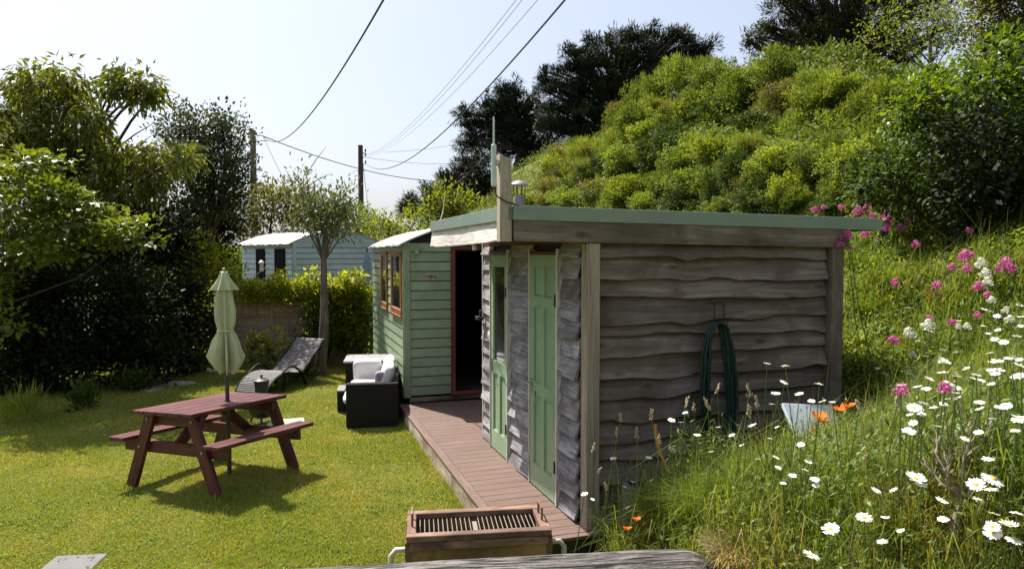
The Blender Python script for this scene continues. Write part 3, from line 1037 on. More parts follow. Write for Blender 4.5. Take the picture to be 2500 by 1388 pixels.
gable('rear_gable', MT['blue_board'], BL - 0.03, blue, BW, BE, BA)
arch_roof(blue, BW, BL, BE, BA, -0.03, 0.16, MT['hut_roof'], 0.012)
for (a, b, nm) in ((0.42, 1.0, 'dark_window'), (1.62, 2.15, 'dark_door')):
    MB().box(-0.05, -0.02, a, b, 0.2, 2.42, 0.004).build(nm, MT['dark_opening'], blue)

bp = pY(896, 640, 17.6)
bpar = empty('blue_parasol', (bp.x, bp.y, lawn_z(bp.x, bp.y)), 0, 'folded blue parasol standing by the blue hut', 'parasol')
MT['blue_cloth'] = plain('dusty_blue_cloth', (0.20, 0.27, 0.38), rough=0.9, bstr=0.3)
MB().lathe([(0.02, 2.52), (0.05, 2.45), (0.08, 2.2), (0.09, 1.9), (0.13, 1.4), (0.09, 1.3), (0.03, 1.32)][::-1], 16, fn=lambda a, z: 1 + 0.22 * math.sin(6 * a)).build('canopy', MT['blue_cloth'], bpar, smooth=True)
tubeobj('pole', [(0, 0, 0), (0, 0, 2.6)], 0.022, MT['pole_metal'], bpar)

lp = pY(638, 625, 15.5)
lan = empty('bird_feeder', (lp.x, lp.y, lawn_z(lp.x, lp.y)), 0, 'small pale bird feeder on a bent rod above the hedge', 'bird feeder')
MB().lathe([(0.045, 2.14), (0.05, 2.16), (0.04, 2.2), (0.04, 2.32), (0.062, 2.33), (0.03, 2.38), (0.005, 2.39)], 14).build('feeder_body', MT['white_plastic'], lan, smooth=True)
tubeobj('rod', [(-0.35, 0, 0), (-0.34, 0, 1.7), (-0.22, 0, 2.0), (0.0, 0, 2.15), (0.12, 0, 2.26), (0.15, 0, 2.24), (0.15, 0, 2.16)], 0.009, MT['steel'], lan)

# ================================================================== FENCE AND GATE
FY = 14.4


def fence_panel(x0, x1, top, label):
    z0 = lawn_z((x0 + x1) / 2, FY) - 0.03
    fe = empty('fence_panel', (x0, FY, z0), 0, label, 'fence', 'lapped brown fence panels under the hedge')
    W = x1 - x0
    n = int((top - z0) / 0.125)
    for i in range(n):
        zz = 0.05 + i * 0.125
        bar('fence_board', (0.02, 0.0, zz + 0.06), (W - 0.02, 0.0, zz + 0.06), 0.014, 0.142, MT['fence'], fe, c=0.003, up=(0, 0.11, 1))
    for k in range(4):
        xx = 0.02 + (W - 0.04) * k / 3
        bar('batten', (xx, -0.022, 0.0), (xx, -0.022, n * 0.125 + 0.06), 0.035, 0.018, MT['fence'], fe, c=0.002, up=(0, -1, 0))
    bar('fence_post', (W, 0.05, -0.2), (W, 0.05, n * 0.125 + 0.1), 0.09, 0.09, MT['fence'], fe, up=(0, -1, 0))


fx = [pY(556, 800, FY).x + i * 0.94 for i in range(4)]
for i in range(3):
    fence_panel(fx[i], fx[i + 1], 1.62, ['brown fence panel beside the dark gate', 'brown fence panel behind the glossy shrub, below the hedge', 'brown fence panel behind the leaning tree trunk'][i])
gp = pY(497, 800, 14.1)
gt = empty('garden_gate', (gp.x, gp.y, lawn_z(gp.x, gp.y)), 0, 'dark solid wooden garden gate with a small round white sign', 'gate')
for k in range(5):
    bar('gate_board', (0.055 + 0.107 * k, 0, 0.05), (0.055 + 0.107 * k, 0, 1.46), 0.103, 0.02, MT['black_wood'], gt, up=(0, -1, 0))
for zz in (0.35, 1.25):
    bar('gate_rail', (0.0, 0.025, zz), (0.54, 0.025, zz), 0.03, 0.09, MT['black_wood'], gt)
sgn = MB().lathe([(0.045, 0), (0.045, 0.008)], 16).build('round_sign', MT['cushion_grey'], gt, T((0.225, -0.012, 1.335)) @ Matrix.Rotation(math.pi / 2, 4, 'X'))
sgn['label'] = 'small round white sign'

# ================================================================== POLES AND WIRES
def utility_pole(px, ytop, Y, mat, label, extra):
    p = pY(px, ytop, Y)
    g = gz(p.x, p.y)
    o = empty('utility_pole', (p.x, p.y, g), 0, label, 'pole', 'wooden utility poles')
    H = p.z - g
    tubeobj('shaft', [(0, 0, -0.3), (0, 0, H * 0.5), (0, 0, H)], [0.155, 0.135, 0.115], mat, o, 12)
    bar('pole_cap', (0, 0, H), (0, 0, H + 0.03), 0.2, 0.2, MT['black_metal'], o, up=(0, 1, 0))
    if extra:
        m = MB()
        for dz in (0.35, 0.55, 0.9):
            m.tube([(0.10, 0, H - dz), (0.22, 0, H - dz + 0.02), (0.24, 0, H - dz + 0.1)], 0.02, 6)
            m.lathe([(0.03, 0), (0.045, 0.03), (0.03, 0.06), (0.045, 0.09), (0.02, 0.12)], 8, (0.24, 0, H - dz + 0.08))
        m.build('insulator_bracket', MT['black_metal'], o)
        bar('step_iron', (-0.2, 0, H - 1.2), (0.2, 0, H - 1.2), 0.025, 0.025, MT['black_metal'], o)
    else:
        MB().tube([(0.1, 0, H - 0.15), (0.42, 0, H - 0.2), (0.5, 0, H - 0.28)], 0.02, 6).build('wire_bracket', MT['black_metal'], o)
    return o, p


pole1, pp1 = utility_pole(617, 320, 29, MT['pole_grey'], 'grey wooden utility pole rising from the trees on the left', False)
pole2, pp2 = utility_pole(880, 356, 34, MT['pole_wood'], 'dark wooden utility pole with ivy round its foot', True)


def wire(a, b, sag, r, mat, label):
    a, b = Vector(a), Vector(b)
    n = 36
    pts = []
    for i in range(n + 1):
        t = i / n
        p = a.lerp(b, t)
        p.z -= sag * 4 * t * (1 - t)
        pts.append(p)
    tag(tubeobj('overhead_wire', pts, r, mat, None, 6), label, 'wire', 'overhead wires')


w1 = pY(642, 332, 29)
w2 = pY(890, 398, 34)
w3 = pY(886, 378, 34)
wire(w1, pY(1020, -150, 6.5), 0.85, 0.012, MT['cable'], 'thick black wire from the left pole up out of the picture')
wire(w2, pY(1480, -120, 6.5), 0.95, 0.012, MT['cable'], 'thick black wire from the dark pole up over the shed')
wire(w3, pY(1330, -90, 9), 0.55, 0.0045, MT['cable_thin'], 'thin wire above the thick one, highest of the three')
wire(w3, pY(1345, -90, 9), 0.62, 0.0045, MT['cable_thin'], 'thin wire running just beside the highest thin one')
wire(w3 - Vector((0, 0, .1)), pY(1390, -90, 9), 0.6, 0.0045, MT['cable_thin'], 'thin wire nearest above the thick black one')
wire(w1, pY(1120, 442, 44), 0.55, 0.02, MT['cable'], 'wire sagging from the left pole behind the dark pole')
wire(w1, pY(720, 490, 24), 0.05, 0.012, MT['cable'], 'wire dropping steeply from the left pole to the bushes')
wire(pY(890, 384, 34), pY(1150, 396, 50), 0.2, 0.010, MT['cable_thin'], 'faint level wire from the dark pole to the cypress')
wire(pY(940, 372, 40), pY(1150, 346, 50), 0.1, 0.010, MT['cable_thin'], 'faint rising wire right of the dark pole')
wire(pY(886, 398, 34), pY(905, 560, 33), 0.0, 0.012, MT['cable_thin'], 'stay wire close beside the dark pole')
wire(pY(1085, 480, 22), sw(-0.55, 2.5, 2.6), 0.15, 0.006, MT['cable_thin'], 'thin cable running from the bushes to the shed roof')


# ================================================================== PICNIC TABLE
tb = empty('picnic_table', (0, 0, 0), 0, 'maroon wooden picnic table with two attached benches on the lawn', 'picnic table')
ax = Vector((0.4348, 0.9005, -0.028)).normalized()
ay = Vector((-0.9005, 0.4348, -0.048))
ay = (ay - ax * ay.dot(ax)).normalized()
az = ax.cross(ay)
Mt = Matrix((ax, ay, az)).transposed().to_4x4()
Mt.translation = (-2.954, 6.851, 0.060)
tb.matrix_basis = Mt
TH, TL, TW = 0.729, 1.18, 0.80
for k in range(5):
    yy = -TW / 2 + TW * (k + 0.5) / 5
    bar('table_plank', (-TL / 2, yy, TH - 0.018), (TL / 2, yy, TH - 0.018), TW / 5 - 0.006, 0.036, MT['maroon_top'], tb, c=0.004)
for sy in (-1, 1):
    b0 = MB()
    for k in range(2):
        bar('bench_plank', (-0.60, sy * (0.585 + 0.108 * k), 0.442), (0.60, sy * (0.585 + 0.108 * k), 0.442), 0.103, 0.036, MT['maroon_top'], tb, c=0.004)
for sx in (-0.44, 0.44):
    bar('top_crossbar', (sx, -0.37, TH - 0.094), (sx, 0.37, TH - 0.094), 0.045, 0.114, MT['maroon'], tb, c=0.005)
    bar('seat_crossbar', (sx, -0.70, 0.366), (sx, 0.70, 0.366), 0.045, 0.114, MT['maroon'], tb, c=0.005)
    for sy in (-1, 1):
        s2 = -0.046 if sx < 0 else 0.046
        for (by, bz) in ((0.30, TH - 0.09), (0.425, 0.366)):
            MB().lathe([(0.011, 0), (0.011, 0.006), (0.006, 0.009)], 8).build('bolt', MT['steel'], tb, T((sx + s2 * 1.5 + (0.002 if sx > 0 else -0.002), sy * by, bz)) @ Matrix.Rotation(math.pi / 2 * (1 if sx > 0 else -1), 4, 'Y'))
        bar('leg', (sx + s2, sy * 0.27, TH - 0.04), (sx + s2, sy * 0.585, -0.05), 0.125, 0.044, MT['maroon'], tb, c=0.004, up=(1, 0, 0))
    bar('diagonal_brace', (sx * 0.93, 0, 0.395), (sx * 0.16, 0, TH - 0.045), 0.10, 0.045, MT['maroon'], tb, c=0.004, up=(0, 1, 0))
MB().lathe([(0.036, 0), (0.036, 0.006), (0.026, 0.006), (0.026, 0.0)], 16, (0, 0, 0)).build('parasol_hole_ring', MT['black_metal'], tb, T((0.085, -0.10, TH + 0.001)))

# ================================================================== PARASOL
pc = Mt @ Vector((0.085, -0.10, 0))
par = empty('folded_parasol', (pc.x, pc.y, lawn_z(pc.x, pc.y)), 0, 'folded sage green parasol standing through the picnic table', 'parasol')
par.rotation_euler = (0, math.radians(-0.6), 0)
kx = 7.05 / 1700


def zpar(y):
    return EYE - (y - 622) * kx * 0.993


tubeobj('pole', [(0, 0, 0), (0, 0, 1.05), (0, 0, 2.06)], [0.021, 0.019, 0.016], MT['pole_metal'], par, 12)


def folded(name, prof, folds, depth, seg=96, ph=0.0, mat=None, droop=None):
    vs_, fs_ = [], []
    for (r, z, dp) in prof:
        for k in range(seg):
            a = 2 * math.pi * k / seg
            w = math.cos(folds * a + ph + 0.25 * math.sin(2 * a))
            w = 1 - abs(math.sin(folds * (a + ph) / 2 + 0.15 * math.sin(3 * a + z * 3)))    # sharp ridges, soft valleys
            rr = r * (1 - dp * 1.3 + dp * 2.0 * w) * (1 + (0.10 if dp > 0.05 else 0) * mnoise.noise((math.cos(a) * 3, math.sin(a) * 3, z * 7)))
            zz = z
            if droop and dp > 0:
                zz += droop(r, a, z) - (0.035 * w if z < zpar(850) else 0)
            vs_.append((rr * math.cos(a), rr * math.sin(a), zz))
    n = len(prof)
    for i in range(n - 1):
        for k in range(seg):
            k2 = (k + 1) % seg
            fs_.append((i * seg + k, i * seg + k2, (i + 1) * seg + k2, (i + 1) * seg + k))
    return MB().add(vs_, fs_).build(name, mat, par, smooth=True)


hat = [(0.012, zpar(671), 0), (0.035, zpar(674), 0.05), (0.055, zpar(688), 0.15), (0.085, zpar(701), 0.25), (0.128, zpar(716), 0.32), (0.126, zpar(717), 0.32), (0.06, zpar(709), 0.1)]
folded('top_cap', hat, 8, 0.3, mat=MT['canvas'])
body = [(0.03, zpar(700), 0.0), (0.066, zpar(712), 0.15), (0.076, zpar(735), 0.28), (0.088, zpar(765), 0.32), (0.085, zpar(790), 0.30), (0.070, zpar(806), 0.28), (0.064, zpar(815), 0.25),
        (0.076, zpar(824), 0.40), (0.094, zpar(838), 0.52), (0.116, zpar(855), 0.60), (0.132, zpar(868), 0.62), (0.128, zpar(872), 0.62), (0.105, zpar(886), 0.60), (0.085, zpar(898), 0.55), (0.072, zpar(905), 0.5), (0.070, zpar(898), 0.4), (0.04, zpar(880), 0.1)]
folded('canopy', body, 8, 0.3, ph=0.35, mat=MT['canvas'], droop=lambda r, a, z: -0.035 * math.cos(a + 0.9) * (1 if z < zpar(860) else 0))
MB().lathe([(0.010, 0), (0.016, 0.012), (0.012, 0.03), (0.004, 0.034)], 12, (0, 0, zpar(672))).build('finial', MT['canvas'], par, smooth=True)
tie = [(0.073 * math.cos(t), 0.073 * math.sin(t), zpar(815)) for t in np.linspace(0, 2 * math.pi, 25)]
tubeobj('tie_strap', tie, 0.007, MT['canvas'], par, 6)
tubeobj('tie_loop', [(0.07, -0.02, zpar(815)), (0.11, -0.03, zpar(822)), (0.12, -0.03, zpar(832)), (0.085, -0.03, zpar(830))], 0.004, MT['canvas'], par, 6)

# ================================================================== CHIMINEA
cp = pg(640, 1033)
ch = empty('iron_chiminea', (cp.x, cp.y, cp.z), 0.3, 'small dark iron chiminea with lidded chimney behind the picnic table', 'chiminea')
MB().lathe([(0.05, 0.075), (0.12, 0.10), (0.165, 0.17), (0.175, 0.235), (0.16, 0.29), (0.11, 0.345), (0.088, 0.40), (0.084, 0.47), (0.096, 0.56), (0.098, 0.57), (0.08, 0.57)], 24).build('fire_bowl', MT['black_metal'], ch, smooth=True)
MB().lathe([(0.178, 0.228), (0.186, 0.235), (0.186, 0.245), (0.176, 0.25)], 24).build('bowl_band', MT['black_metal'], ch, smooth=True)
MB().lathe([(0.102, 0.574), (0.104, 0.582), (0.05, 0.605), (0.012, 0.612), (0.010, 0.63), (0.022, 0.64), (0.015, 0.655), (0.003, 0.66)], 20).build('lid', MT['black_metal'], ch, smooth=True)
for k in range(3):
    a = 2 * math.pi * k / 3 + 0.5
    bar('leg', (0.11 * math.cos(a), 0.11 * math.sin(a), 0.16), (0.185 * math.cos(a), 0.185 * math.sin(a), -0.01), 0.03, 0.014, MT['black_metal'], ch, c=0.002, up=(math.cos(a), math.sin(a), 0.3))
sp = pg(698, 1034)
sl = MB().box(-0.24, 0.24, -0.17, 0.17, 0.0, 0.022, 0.006).build('paving_slab', MT['cream_slab'])
sl.location = (sp.x, sp.y, gz(sp.x, sp.y) + 0.002)
sl.rotation_euler = (0, 0, 0.35)
tag(sl, 'cream paving slab lying on the grass beside the chiminea', 'slab')
sp = pg(196, 1378)
sl = MB().box(-0.21, 0.15, -0.25, 0.10, -0.02, 0.014, 0.005).build('paving_slab', MT['slab'])
sl.location = (sp.x, sp.y, sp.z + 0.004)
sl.rotation_euler = (0, 0, 0.12)
tag(sl, 'grey paving slab set in the near edge of the lawn', 'slab')
SLAB = sl.location.copy()


def rough_stone(px, py, sx, sy, sz, seed, label):
    r = random.Random(seed)
    vs_, fs_ = [], []
    seg, rings = 12, 5
    for i in range(rings + 1):
        t = i / rings
        zz = sz * math.sin(t * math.pi / 2)
        rr = math.cos(t * math.pi / 2) ** 0.45 if i < rings else 0.05
        for k in range(seg):
            a = 2 * math.pi * k / seg
            n_ = 1 + 0.16 * mnoise.noise((math.cos(a) * 1.7 + seed, math.sin(a) * 1.7, t * 2))
            vs_.append((sx * rr * n_ * math.cos(a), sy * rr * n_ * math.sin(a), zz - 0.01 + 0.006 * r.uniform(-1, 1)))
    for i in range(rings):
        for k in range(seg):
            k2 = (k + 1) % seg
            fs_.append((i * seg + k, i * seg + k2, (i + 1) * seg + k2, (i + 1) * seg + k))
    fs_.append(tuple(rings * seg + k for k in range(seg)))
    p = pg(px, py)
    o = MB().add(vs_, fs_).build('flat_stone', MT['stone'], None, smooth=True)
    o.location = p
    o.rotation_euler = (0, 0, r.uniform(0, 3))
    tag(o, label, 'stone', 'flat stones along the shaded lawn edge')


rough_stone(432, 937, 0.34, 0.22, 0.035, 1, 'long pale flat stone nearest the folded parasol, under the trees')
rough_stone(372, 950, 0.30, 0.18, 0.03, 2, 'dull flat stone left of the pale one on the shaded lawn')
rough_stone(520, 905, 0.16, 0.12, 0.05, 3, 'small pale stone by the foot of the dark gate')

# ================================================================== SUN LOUNGER
lo = pg(612, 964)
lg = empty('sun_lounger', (lo.x, lo.y, lo.z), 0, 'grey woven sun lounger with curved arms and raised back', 'sun lounger')
LD = Vector((0.34, 0.94, 0)).normalized()
lg.scale = (0.92, 0.92, 0.92)
lg.rotation_euler = (0, 0, math.atan2(LD.y, LD.x) - math.pi / 2)     # own Y runs from foot to head
prof = [(0.0, 0.04), (0.10, 0.16), (0.24, 0.255), (0.42, 0.315), (0.58, 0.325), (0.76, 0.285), (0.92, 0.26), (1.04, 0.29), (1.18, 0.38), (1.45, 0.585), (1.72, 0.80)]
PR = []
for i in range(len(prof) - 1):
    for k in range(6):
        t = k / 6
        PR.append((prof[i][0] * (1 - t) + prof[i + 1][0] * t, prof[i][1] * (1 - t) + prof[i + 1][1] * t))
PR.append(prof[-1])
W2 = 0.33
m = MB()
for a, b in zip(PR[:-1], PR[1:]):
    pass
vs_, fs_ = [], []
for i, (yy, zz) in enumerate(PR):
    for x in (-W2 + 0.02, W2 - 0.02):
        vs_ += [(x, yy, zz + 0.008), (x, yy, zz - 0.008)]
for i in range(len(PR) - 1):
    b = i * 4
    fs_ += [(b, b + 2, b + 6, b + 4), (b + 1, b + 5, b + 7, b + 3), (b, b + 4, b + 5, b + 1), (b + 2, b + 3, b + 7, b + 6)]
m.add(vs_, fs_)
m.build('woven_seat', MT['wicker_grey'], lg)
cum = 0.0
slat = 0
step = 0.036
pos = 0.02
seglen = [math.dist(PR[i], PR[i + 1]) for i in range(len(PR) - 1)]
tot = sum(seglen)
while pos < tot:                                         # woven cane rows
    s_, i = pos, 0
    while i < len(seglen) - 1 and s_ > seglen[i]:
        s_ -= seglen[i]
        i += 1
    t = s_ / seglen[i]
    yy = PR[i][0] * (1 - t) + PR[i + 1][0] * t
    zz = PR[i][1] * (1 - t) + PR[i + 1][1] * t
    ny, nz = -(PR[i + 1][1] - PR[i][1]) / seglen[i], (PR[i + 1][0] - PR[i][0]) / seglen[i]
    bar('cane_row', (-W2 + 0.015, yy + ny * 0.011, zz + nz * 0.011), (W2 - 0.015, yy + ny * 0.011, zz + nz * 0.011), 0.022, 0.012, MT['wicker_grey'], lg, c=0.004, up=(0, ny, nz))
    pos += step
for sx in (-1, 1):
    tubeobj('side_rail', [(sx * W2, a, b) for a, b in PR[::2]], 0.021, MT['wicker_dark'], lg, 8)
    arm = [(sx * (W2 + 0.02), 0.36 + 0.62 * t, 0.30 + 0.15 * math.sin(math.pi * min(1, t * 1.02)) - 0.05 * t) for t in np.linspace(0, 1, 14)]
    tubeobj('arm_rest', arm, 0.020, MT['wicker_dark'], lg, 8)
    tubeobj('leg', [(sx * W2, 0.98, 0.27), (sx * (W2 + 0.005), 1.06, 0.13), (sx * (W2 + 0.01), 1.12, -0.04)], [0.034, 0.030, 0.026], MT['wicker_dark'], lg, 8)
    tubeobj('leg', [(sx * W2, 0.52, 0.31), (sx * W2, 0.50, 0.14), (sx * W2, 0.44, -0.04)], [0.032, 0.026, 0.024], MT['wicker_dark'], lg, 8)
    tubeobj('back_strut', [(sx * (W2 - 0.04), 1.40, 0.53), (sx * (W2 - 0.04), 1.22, 0.16)], 0.014, MT['wicker_dark'], lg, 6)

# ================================================================== SOFA GROUP
so = pg(845, 1050)
SR = math.radians(9)
MT['wicker_panel'] = MT['wicker_dark']
sofa = empty('wicker_sofa', (so.x, so.y, so.z), SR, 'dark wicker sofa with white cushions against the green hut', 'sofa')
MB().box(0.0, 0.67, 0.0, 0.10, 0.02, 0.595, 0.012).build('arm_panel', MT['wicker_dark'], sofa)
MB().box(0.0, 0.67, 1.36, 1.46, 0.02, 0.595, 0.012).build('arm_panel', MT['wicker_dark'], sofa)
MB().box(0.03, 0.66, 0.102, 1.358, 0.05, 0.27, 0.008).build('seat_base', MT['wicker_dark'], sofa)
MB().box(0.58, 0.67, 0.102, 1.358, 0.272, 0.60, 0.010).build('back_panel', MT['wicker_dark'], sofa)
for x in (0.04, 0.63):
    for yy in (0.05, 1.41):
        bar('foot', (x, yy, -0.04), (x, yy, 0.022), 0.05, 0.05, MT['black_metal'], sofa, up=(0, 1, 0))


def pillow(sx, sy, sz, e=0.35, n=14, puff=1.0):
    """soft cushion block: rounded super-ellipsoid with pinched corners"""
    vs_, fs_ = [], []
    for i in range(n + 1):
        th = -math.pi / 2 + math.pi * i / n
        for k in range(2 * n):
            ph = 2 * math.pi * k / (2 * n)
            f_ = lambda c, p: math.copysign(abs(c) ** p, c)
            ct, st_ = math.cos(th), math.sin(th)
            x = f_(ct, e) * f_(math.cos(ph), e)
            yv = f_(ct, e) * f_(math.sin(ph), e)
            z = f_(st_, 0.6)
            vs_.append((x * sx / 2, yv * sy / 2, z * sz / 2 * (1 - 0.25 * (abs(x) ** 6 + abs(yv) ** 6) * puff)))
    for i in range(n):
        for k in range(2 * n):
            k2 = (k + 1) % (2 * n)
            fs_.append((i * 2 * n + k, i * 2 * n + k2, (i + 1) * 2 * n + k2, (i + 1) * 2 * n + k))
    return MB().add(vs_, fs_)


RSO = Matrix.Translation(sofa.location) @ Matrix.Rotation(SR, 4, 'Z')


def cushion(name, loc, rot, size, mat, label, grp, e=0.35):
    o = pillow(*size, e=e).build(name, mat, None, smooth=True)
    o.matrix_world = RSO @ T(loc) @ Matrix.Rotation(rot[2], 4, 'Z') @ Matrix.Rotation(rot[1], 4, 'Y') @ Matrix.Rotation(rot[0], 4, 'X')
    tag(o, label, 'cushion', grp)


cushion('seat_cushion', (0.27, 0.73, 0.345), (0, 0, 0), (0.66, 1.24, 0.15), MT['cushion'], 'long white seat cushion bulging over the sofa front', 'sofa cushions', 0.22)
cushion('back_cushion', (0.50, 0.42, 0.57), (0, math.radians(-74), 0), (0.46, 0.60, 0.17), MT['cushion'], 'tall white back cushion nearest the hut corner', 'sofa cushions', 0.3)
cushion('back_cushion', (0.50, 1.02, 0.57), (0, math.radians(-74), 0), (0.46, 0.60, 0.17), MT['cushion'], 'white back cushion at the far end of the sofa', 'sofa cushions', 0.3)
cushion('scatter_cushion', (0.22, 1.22, 0.56), (math.radians(-68), 0, 0), (0.42, 0.36, 0.15), MT['cushion'], 'square off-white cushion propped against the far sofa arm', 'sofa cushions', 0.4)
cushion('scatter_cushion', (0.23, 0.62, 0.455), (math.radians(8), math.radians(4), 0.15), (0.42, 0.34, 0.11), MT['cushion_grey'], 'grey patterned cushion lying flat on the sofa seat', 'sofa cushions', 0.4)
cushion('scatter_cushion', (0.47, 0.22, 0.58), (math.radians(-70), 0, 0.1), (0.22, 0.30, 0.10), MT['cushion_grey'], 'small grey cushion upright behind the near sofa arm', 'sofa cushions', 0.4)

# covered box table behind the sofa
bx_p = RSO @ Vector((-0.16, 1.60, 0))
bx = empty('box_table', (bx_p.x, bx_p.y, gz(bx_p.x, bx_p.y)), SR, 'square dark wicker table with a pale dappled top behind the sofa', 'table')
MT['pale_top'] = plain('pale_table_top', (0.24, 0.235, 0.25), rough=0.5, var=0.1)
MB().box(0.03, 0.63, 0.03, 0.68, 0.0, 0.615, 0.01).build('table_body', MT['wicker_dark'], bx)
MB().box(0.0, 0.66, 0.0, 0.71, 0.617, 0.65, 0.008).build('table_top', MT['pale_top'], bx)
st_p = RSO @ Vector((-0.20, 1.0, 0))
stl = empty('wicker_stool', (st_p.x, st_p.y, gz(st_p.x, st_p.y)), SR, 'low narrow wicker stool in front of the sofa', 'stool')
MB().box(0, 0.10, 0, 0.42, 0.02, 0.30, 0.008).build('stool_body', MT['wicker_dark'], stl)
MB().box(-0.008, 0.108, -0.008, 0.428, 0.302, 0.325, 0.005).build('stool_top', MT['wicker_grey'], stl)

# ================================================================== BARBECUE
bq = empty('barbecue', (-0.227, 4.463, 0), math.radians(7.6), 'brick-sized rusty barbecue trough with a bar grill beside the deck end', 'barbecue')
bq['label'] = 'rusty steel barbecue trough with a bar grill at the deck end'
ZT = 0.53
bw, bd = 0.905, 0.44
for (p, q, w) in (((-bw / 2, -bd / 2 + 0.03, ZT - 0.02), (bw / 2, -bd / 2 + 0.03, ZT - 0.02), 0.06), ((-bw / 2, bd / 2 - 0.03, ZT - 0.02), (bw / 2, bd / 2 - 0.03, ZT - 0.02), 0.06)):
    bar('rim_rail', p, q, w, 0.04, MT['rust'], bq, c=0.004)
for sx in (-1, 1):
    bar('rim_rail', (sx * (bw / 2 - 0.03), -bd / 2 + 0.06, ZT - 0.021), (sx * (bw / 2 - 0.03), bd / 2 - 0.06, ZT - 0.021), 0.06, 0.04, MT['rust'], bq, c=0.004)
    hx = sx * (bw / 2 - 0.035)
    hm = MB()
    hm.beam((hx, -0.055, ZT - 0.005), (hx, -0.055, ZT + 0.075), 0.012, 0.012, 0.002)
    hm.beam((hx, 0.075, ZT - 0.005), (hx, 0.075, ZT + 0.075), 0.012, 0.012, 0.002)
    hm.beam((hx, -0.062, ZT + 0.078), (hx, 0.082, ZT + 0.078), 0.012, 0.012, 0.002)
    hm.build('grill_handle', MT['rust'], bq)
# apron just under the rim, then the ochre body
for yy in (-bd / 2 + 0.012, bd / 2 - 0.012):
    bar('apron', (-bw / 2 + 0.02, yy, ZT - 0.068), (bw / 2 - 0.02, yy, ZT - 0.068), 0.02, 0.05, MT['rust'], bq, c=0.002)
bodyb = MB()
bodyb.box(-bw / 2 + 0.03, bw / 2 - 0.03, -bd / 2 + 0.02, -bd / 2 + 0.035, 0.28, ZT - 0.094)
bodyb.box(-bw / 2 + 0.03, bw / 2 - 0.03, bd / 2 - 0.035, bd / 2 - 0.02, 0.28, ZT - 0.042)
bodyb.box(-bw / 2 + 0.03, -bw / 2 + 0.045, -bd / 2 + 0.036, bd / 2 - 0.036, 0.28, ZT - 0.042)
bodyb.box(bw / 2 - 0.045, bw / 2 - 0.03, -bd / 2 + 0.036, bd / 2 - 0.036, 0.28, ZT - 0.042)
bodyb.box(-bw / 2 + 0.03, bw / 2 - 0.03, -bd / 2 + 0.036, bd / 2 - 0.036, 0.265, 0.279)
bodyb.build('fire_trough', MT['bbq_body'], bq)
MB().box(-bw / 2 + 0.05, bw / 2 - 0.05, -bd / 2 + 0.04, bd / 2 - 0.04, 0.282, 0.40).build('charcoal_bed', MT['black_metal'], bq)
nb = 26
for k in range(nb):
    xx = -bw / 2 + 0.085 + (bw - 0.17) * k / (nb - 1)
    if k == 12:
        bar('grill_plate', (xx, -bd / 2 + 0.058, ZT - 0.034), (xx, 0.06, ZT - 0.034), 0.030, 0.006, MT['grille'], bq, c=0.001)
        continue
    bar('grill_bar', (xx, -bd / 2 + 0.058, ZT - 0.038), (xx, bd / 2 - 0.058, ZT - 0.038), 0.0062, 0.0062, MT['grille'], bq, c=0.002)
for sx in (-1, 1):
    for sy in (-1, 1):
        bar('leg', (sx * (bw / 2 - 0.01), sy * (bd / 2 - 0.04), -0.02), (sx * (bw / 2 - 0.01), sy * (bd / 2 - 0.04), ZT - 0.045), 0.05, 0.036, MT['rust'], bq, up=(1, 0, 0))
    x0 = sx * (bw / 2 + 0.01)
    tubeobj('carry_handle', [(x0, 0.1 - 0.24, 0.42), (x0 + sx * 0.055, 0.1 - 0.24, 0.42), (x0 + sx * 0.085, 0.1 - 0.24, 0.385), (x0 + sx * 0.088, 0.1 - 0.24, 0.25), (x0 + sx * 0.06, 0.1 - 0.24, 0.2)], 0.017, MT['pale_pipe'], bq, 10)

# ================================================================== FOREGROUND LOG
def log_mesh():
    a = pY(420, 1476, 3.22)
    b = pY(1735, 1408, 3.42)
    seg, n = 40, 90
    d = (b - a)
    L = d.length
    vs_, fs_ = [], []
    for i in range(n + 1):
        t = i / n
        x = t * L
        cut = 1.0
        if t > 0.95:
            cut = 1 - 0.35 * ((t - 0.95) / 0.05) ** 2
        for k in range(seg):
            an = 2 * math.pi * k / seg
            rr = 0.128 * cut * (1 + 0.10 * mnoise.noise((x * 0.9, math.cos(an) * 1.2, math.sin(an) * 1.2)))
            rr += 0.016 * abs(mnoise.noise((x * 1.1, math.cos(an) * 7, math.sin(an) * 7))) - 0.010 * max(0, mnoise.noise((x * 0.8 + 9, math.cos(an) * 13, math.sin(an) * 13)) - 0.15) * 3
            sq = 1 / max(abs(math.cos(an)), abs(math.sin(an))) ** 0.35       # roughly squared
            vs_.append((x - L / 2, rr * sq * math.cos(an), rr * sq * math.sin(an)))
    for i in range(n):
        for k in range(seg):
            k2 = (k + 1) % seg
            fs_.append((i * seg + k, i * seg + k2, (i + 1) * seg + k2, (i + 1) * seg + k))
    fs_.append(tuple(range(seg - 1, -1, -1)))
    fs_.append(tuple(n * seg + k for k in range(seg)))
    M, _ = frame(a, b)
    return MB().add(vs_, fs_).build('driftwood_log', MT['log'], None, M, smooth=True)


tag(log_mesh(), 'cracked grey driftwood log lying across the near edge of the terrace', 'log')

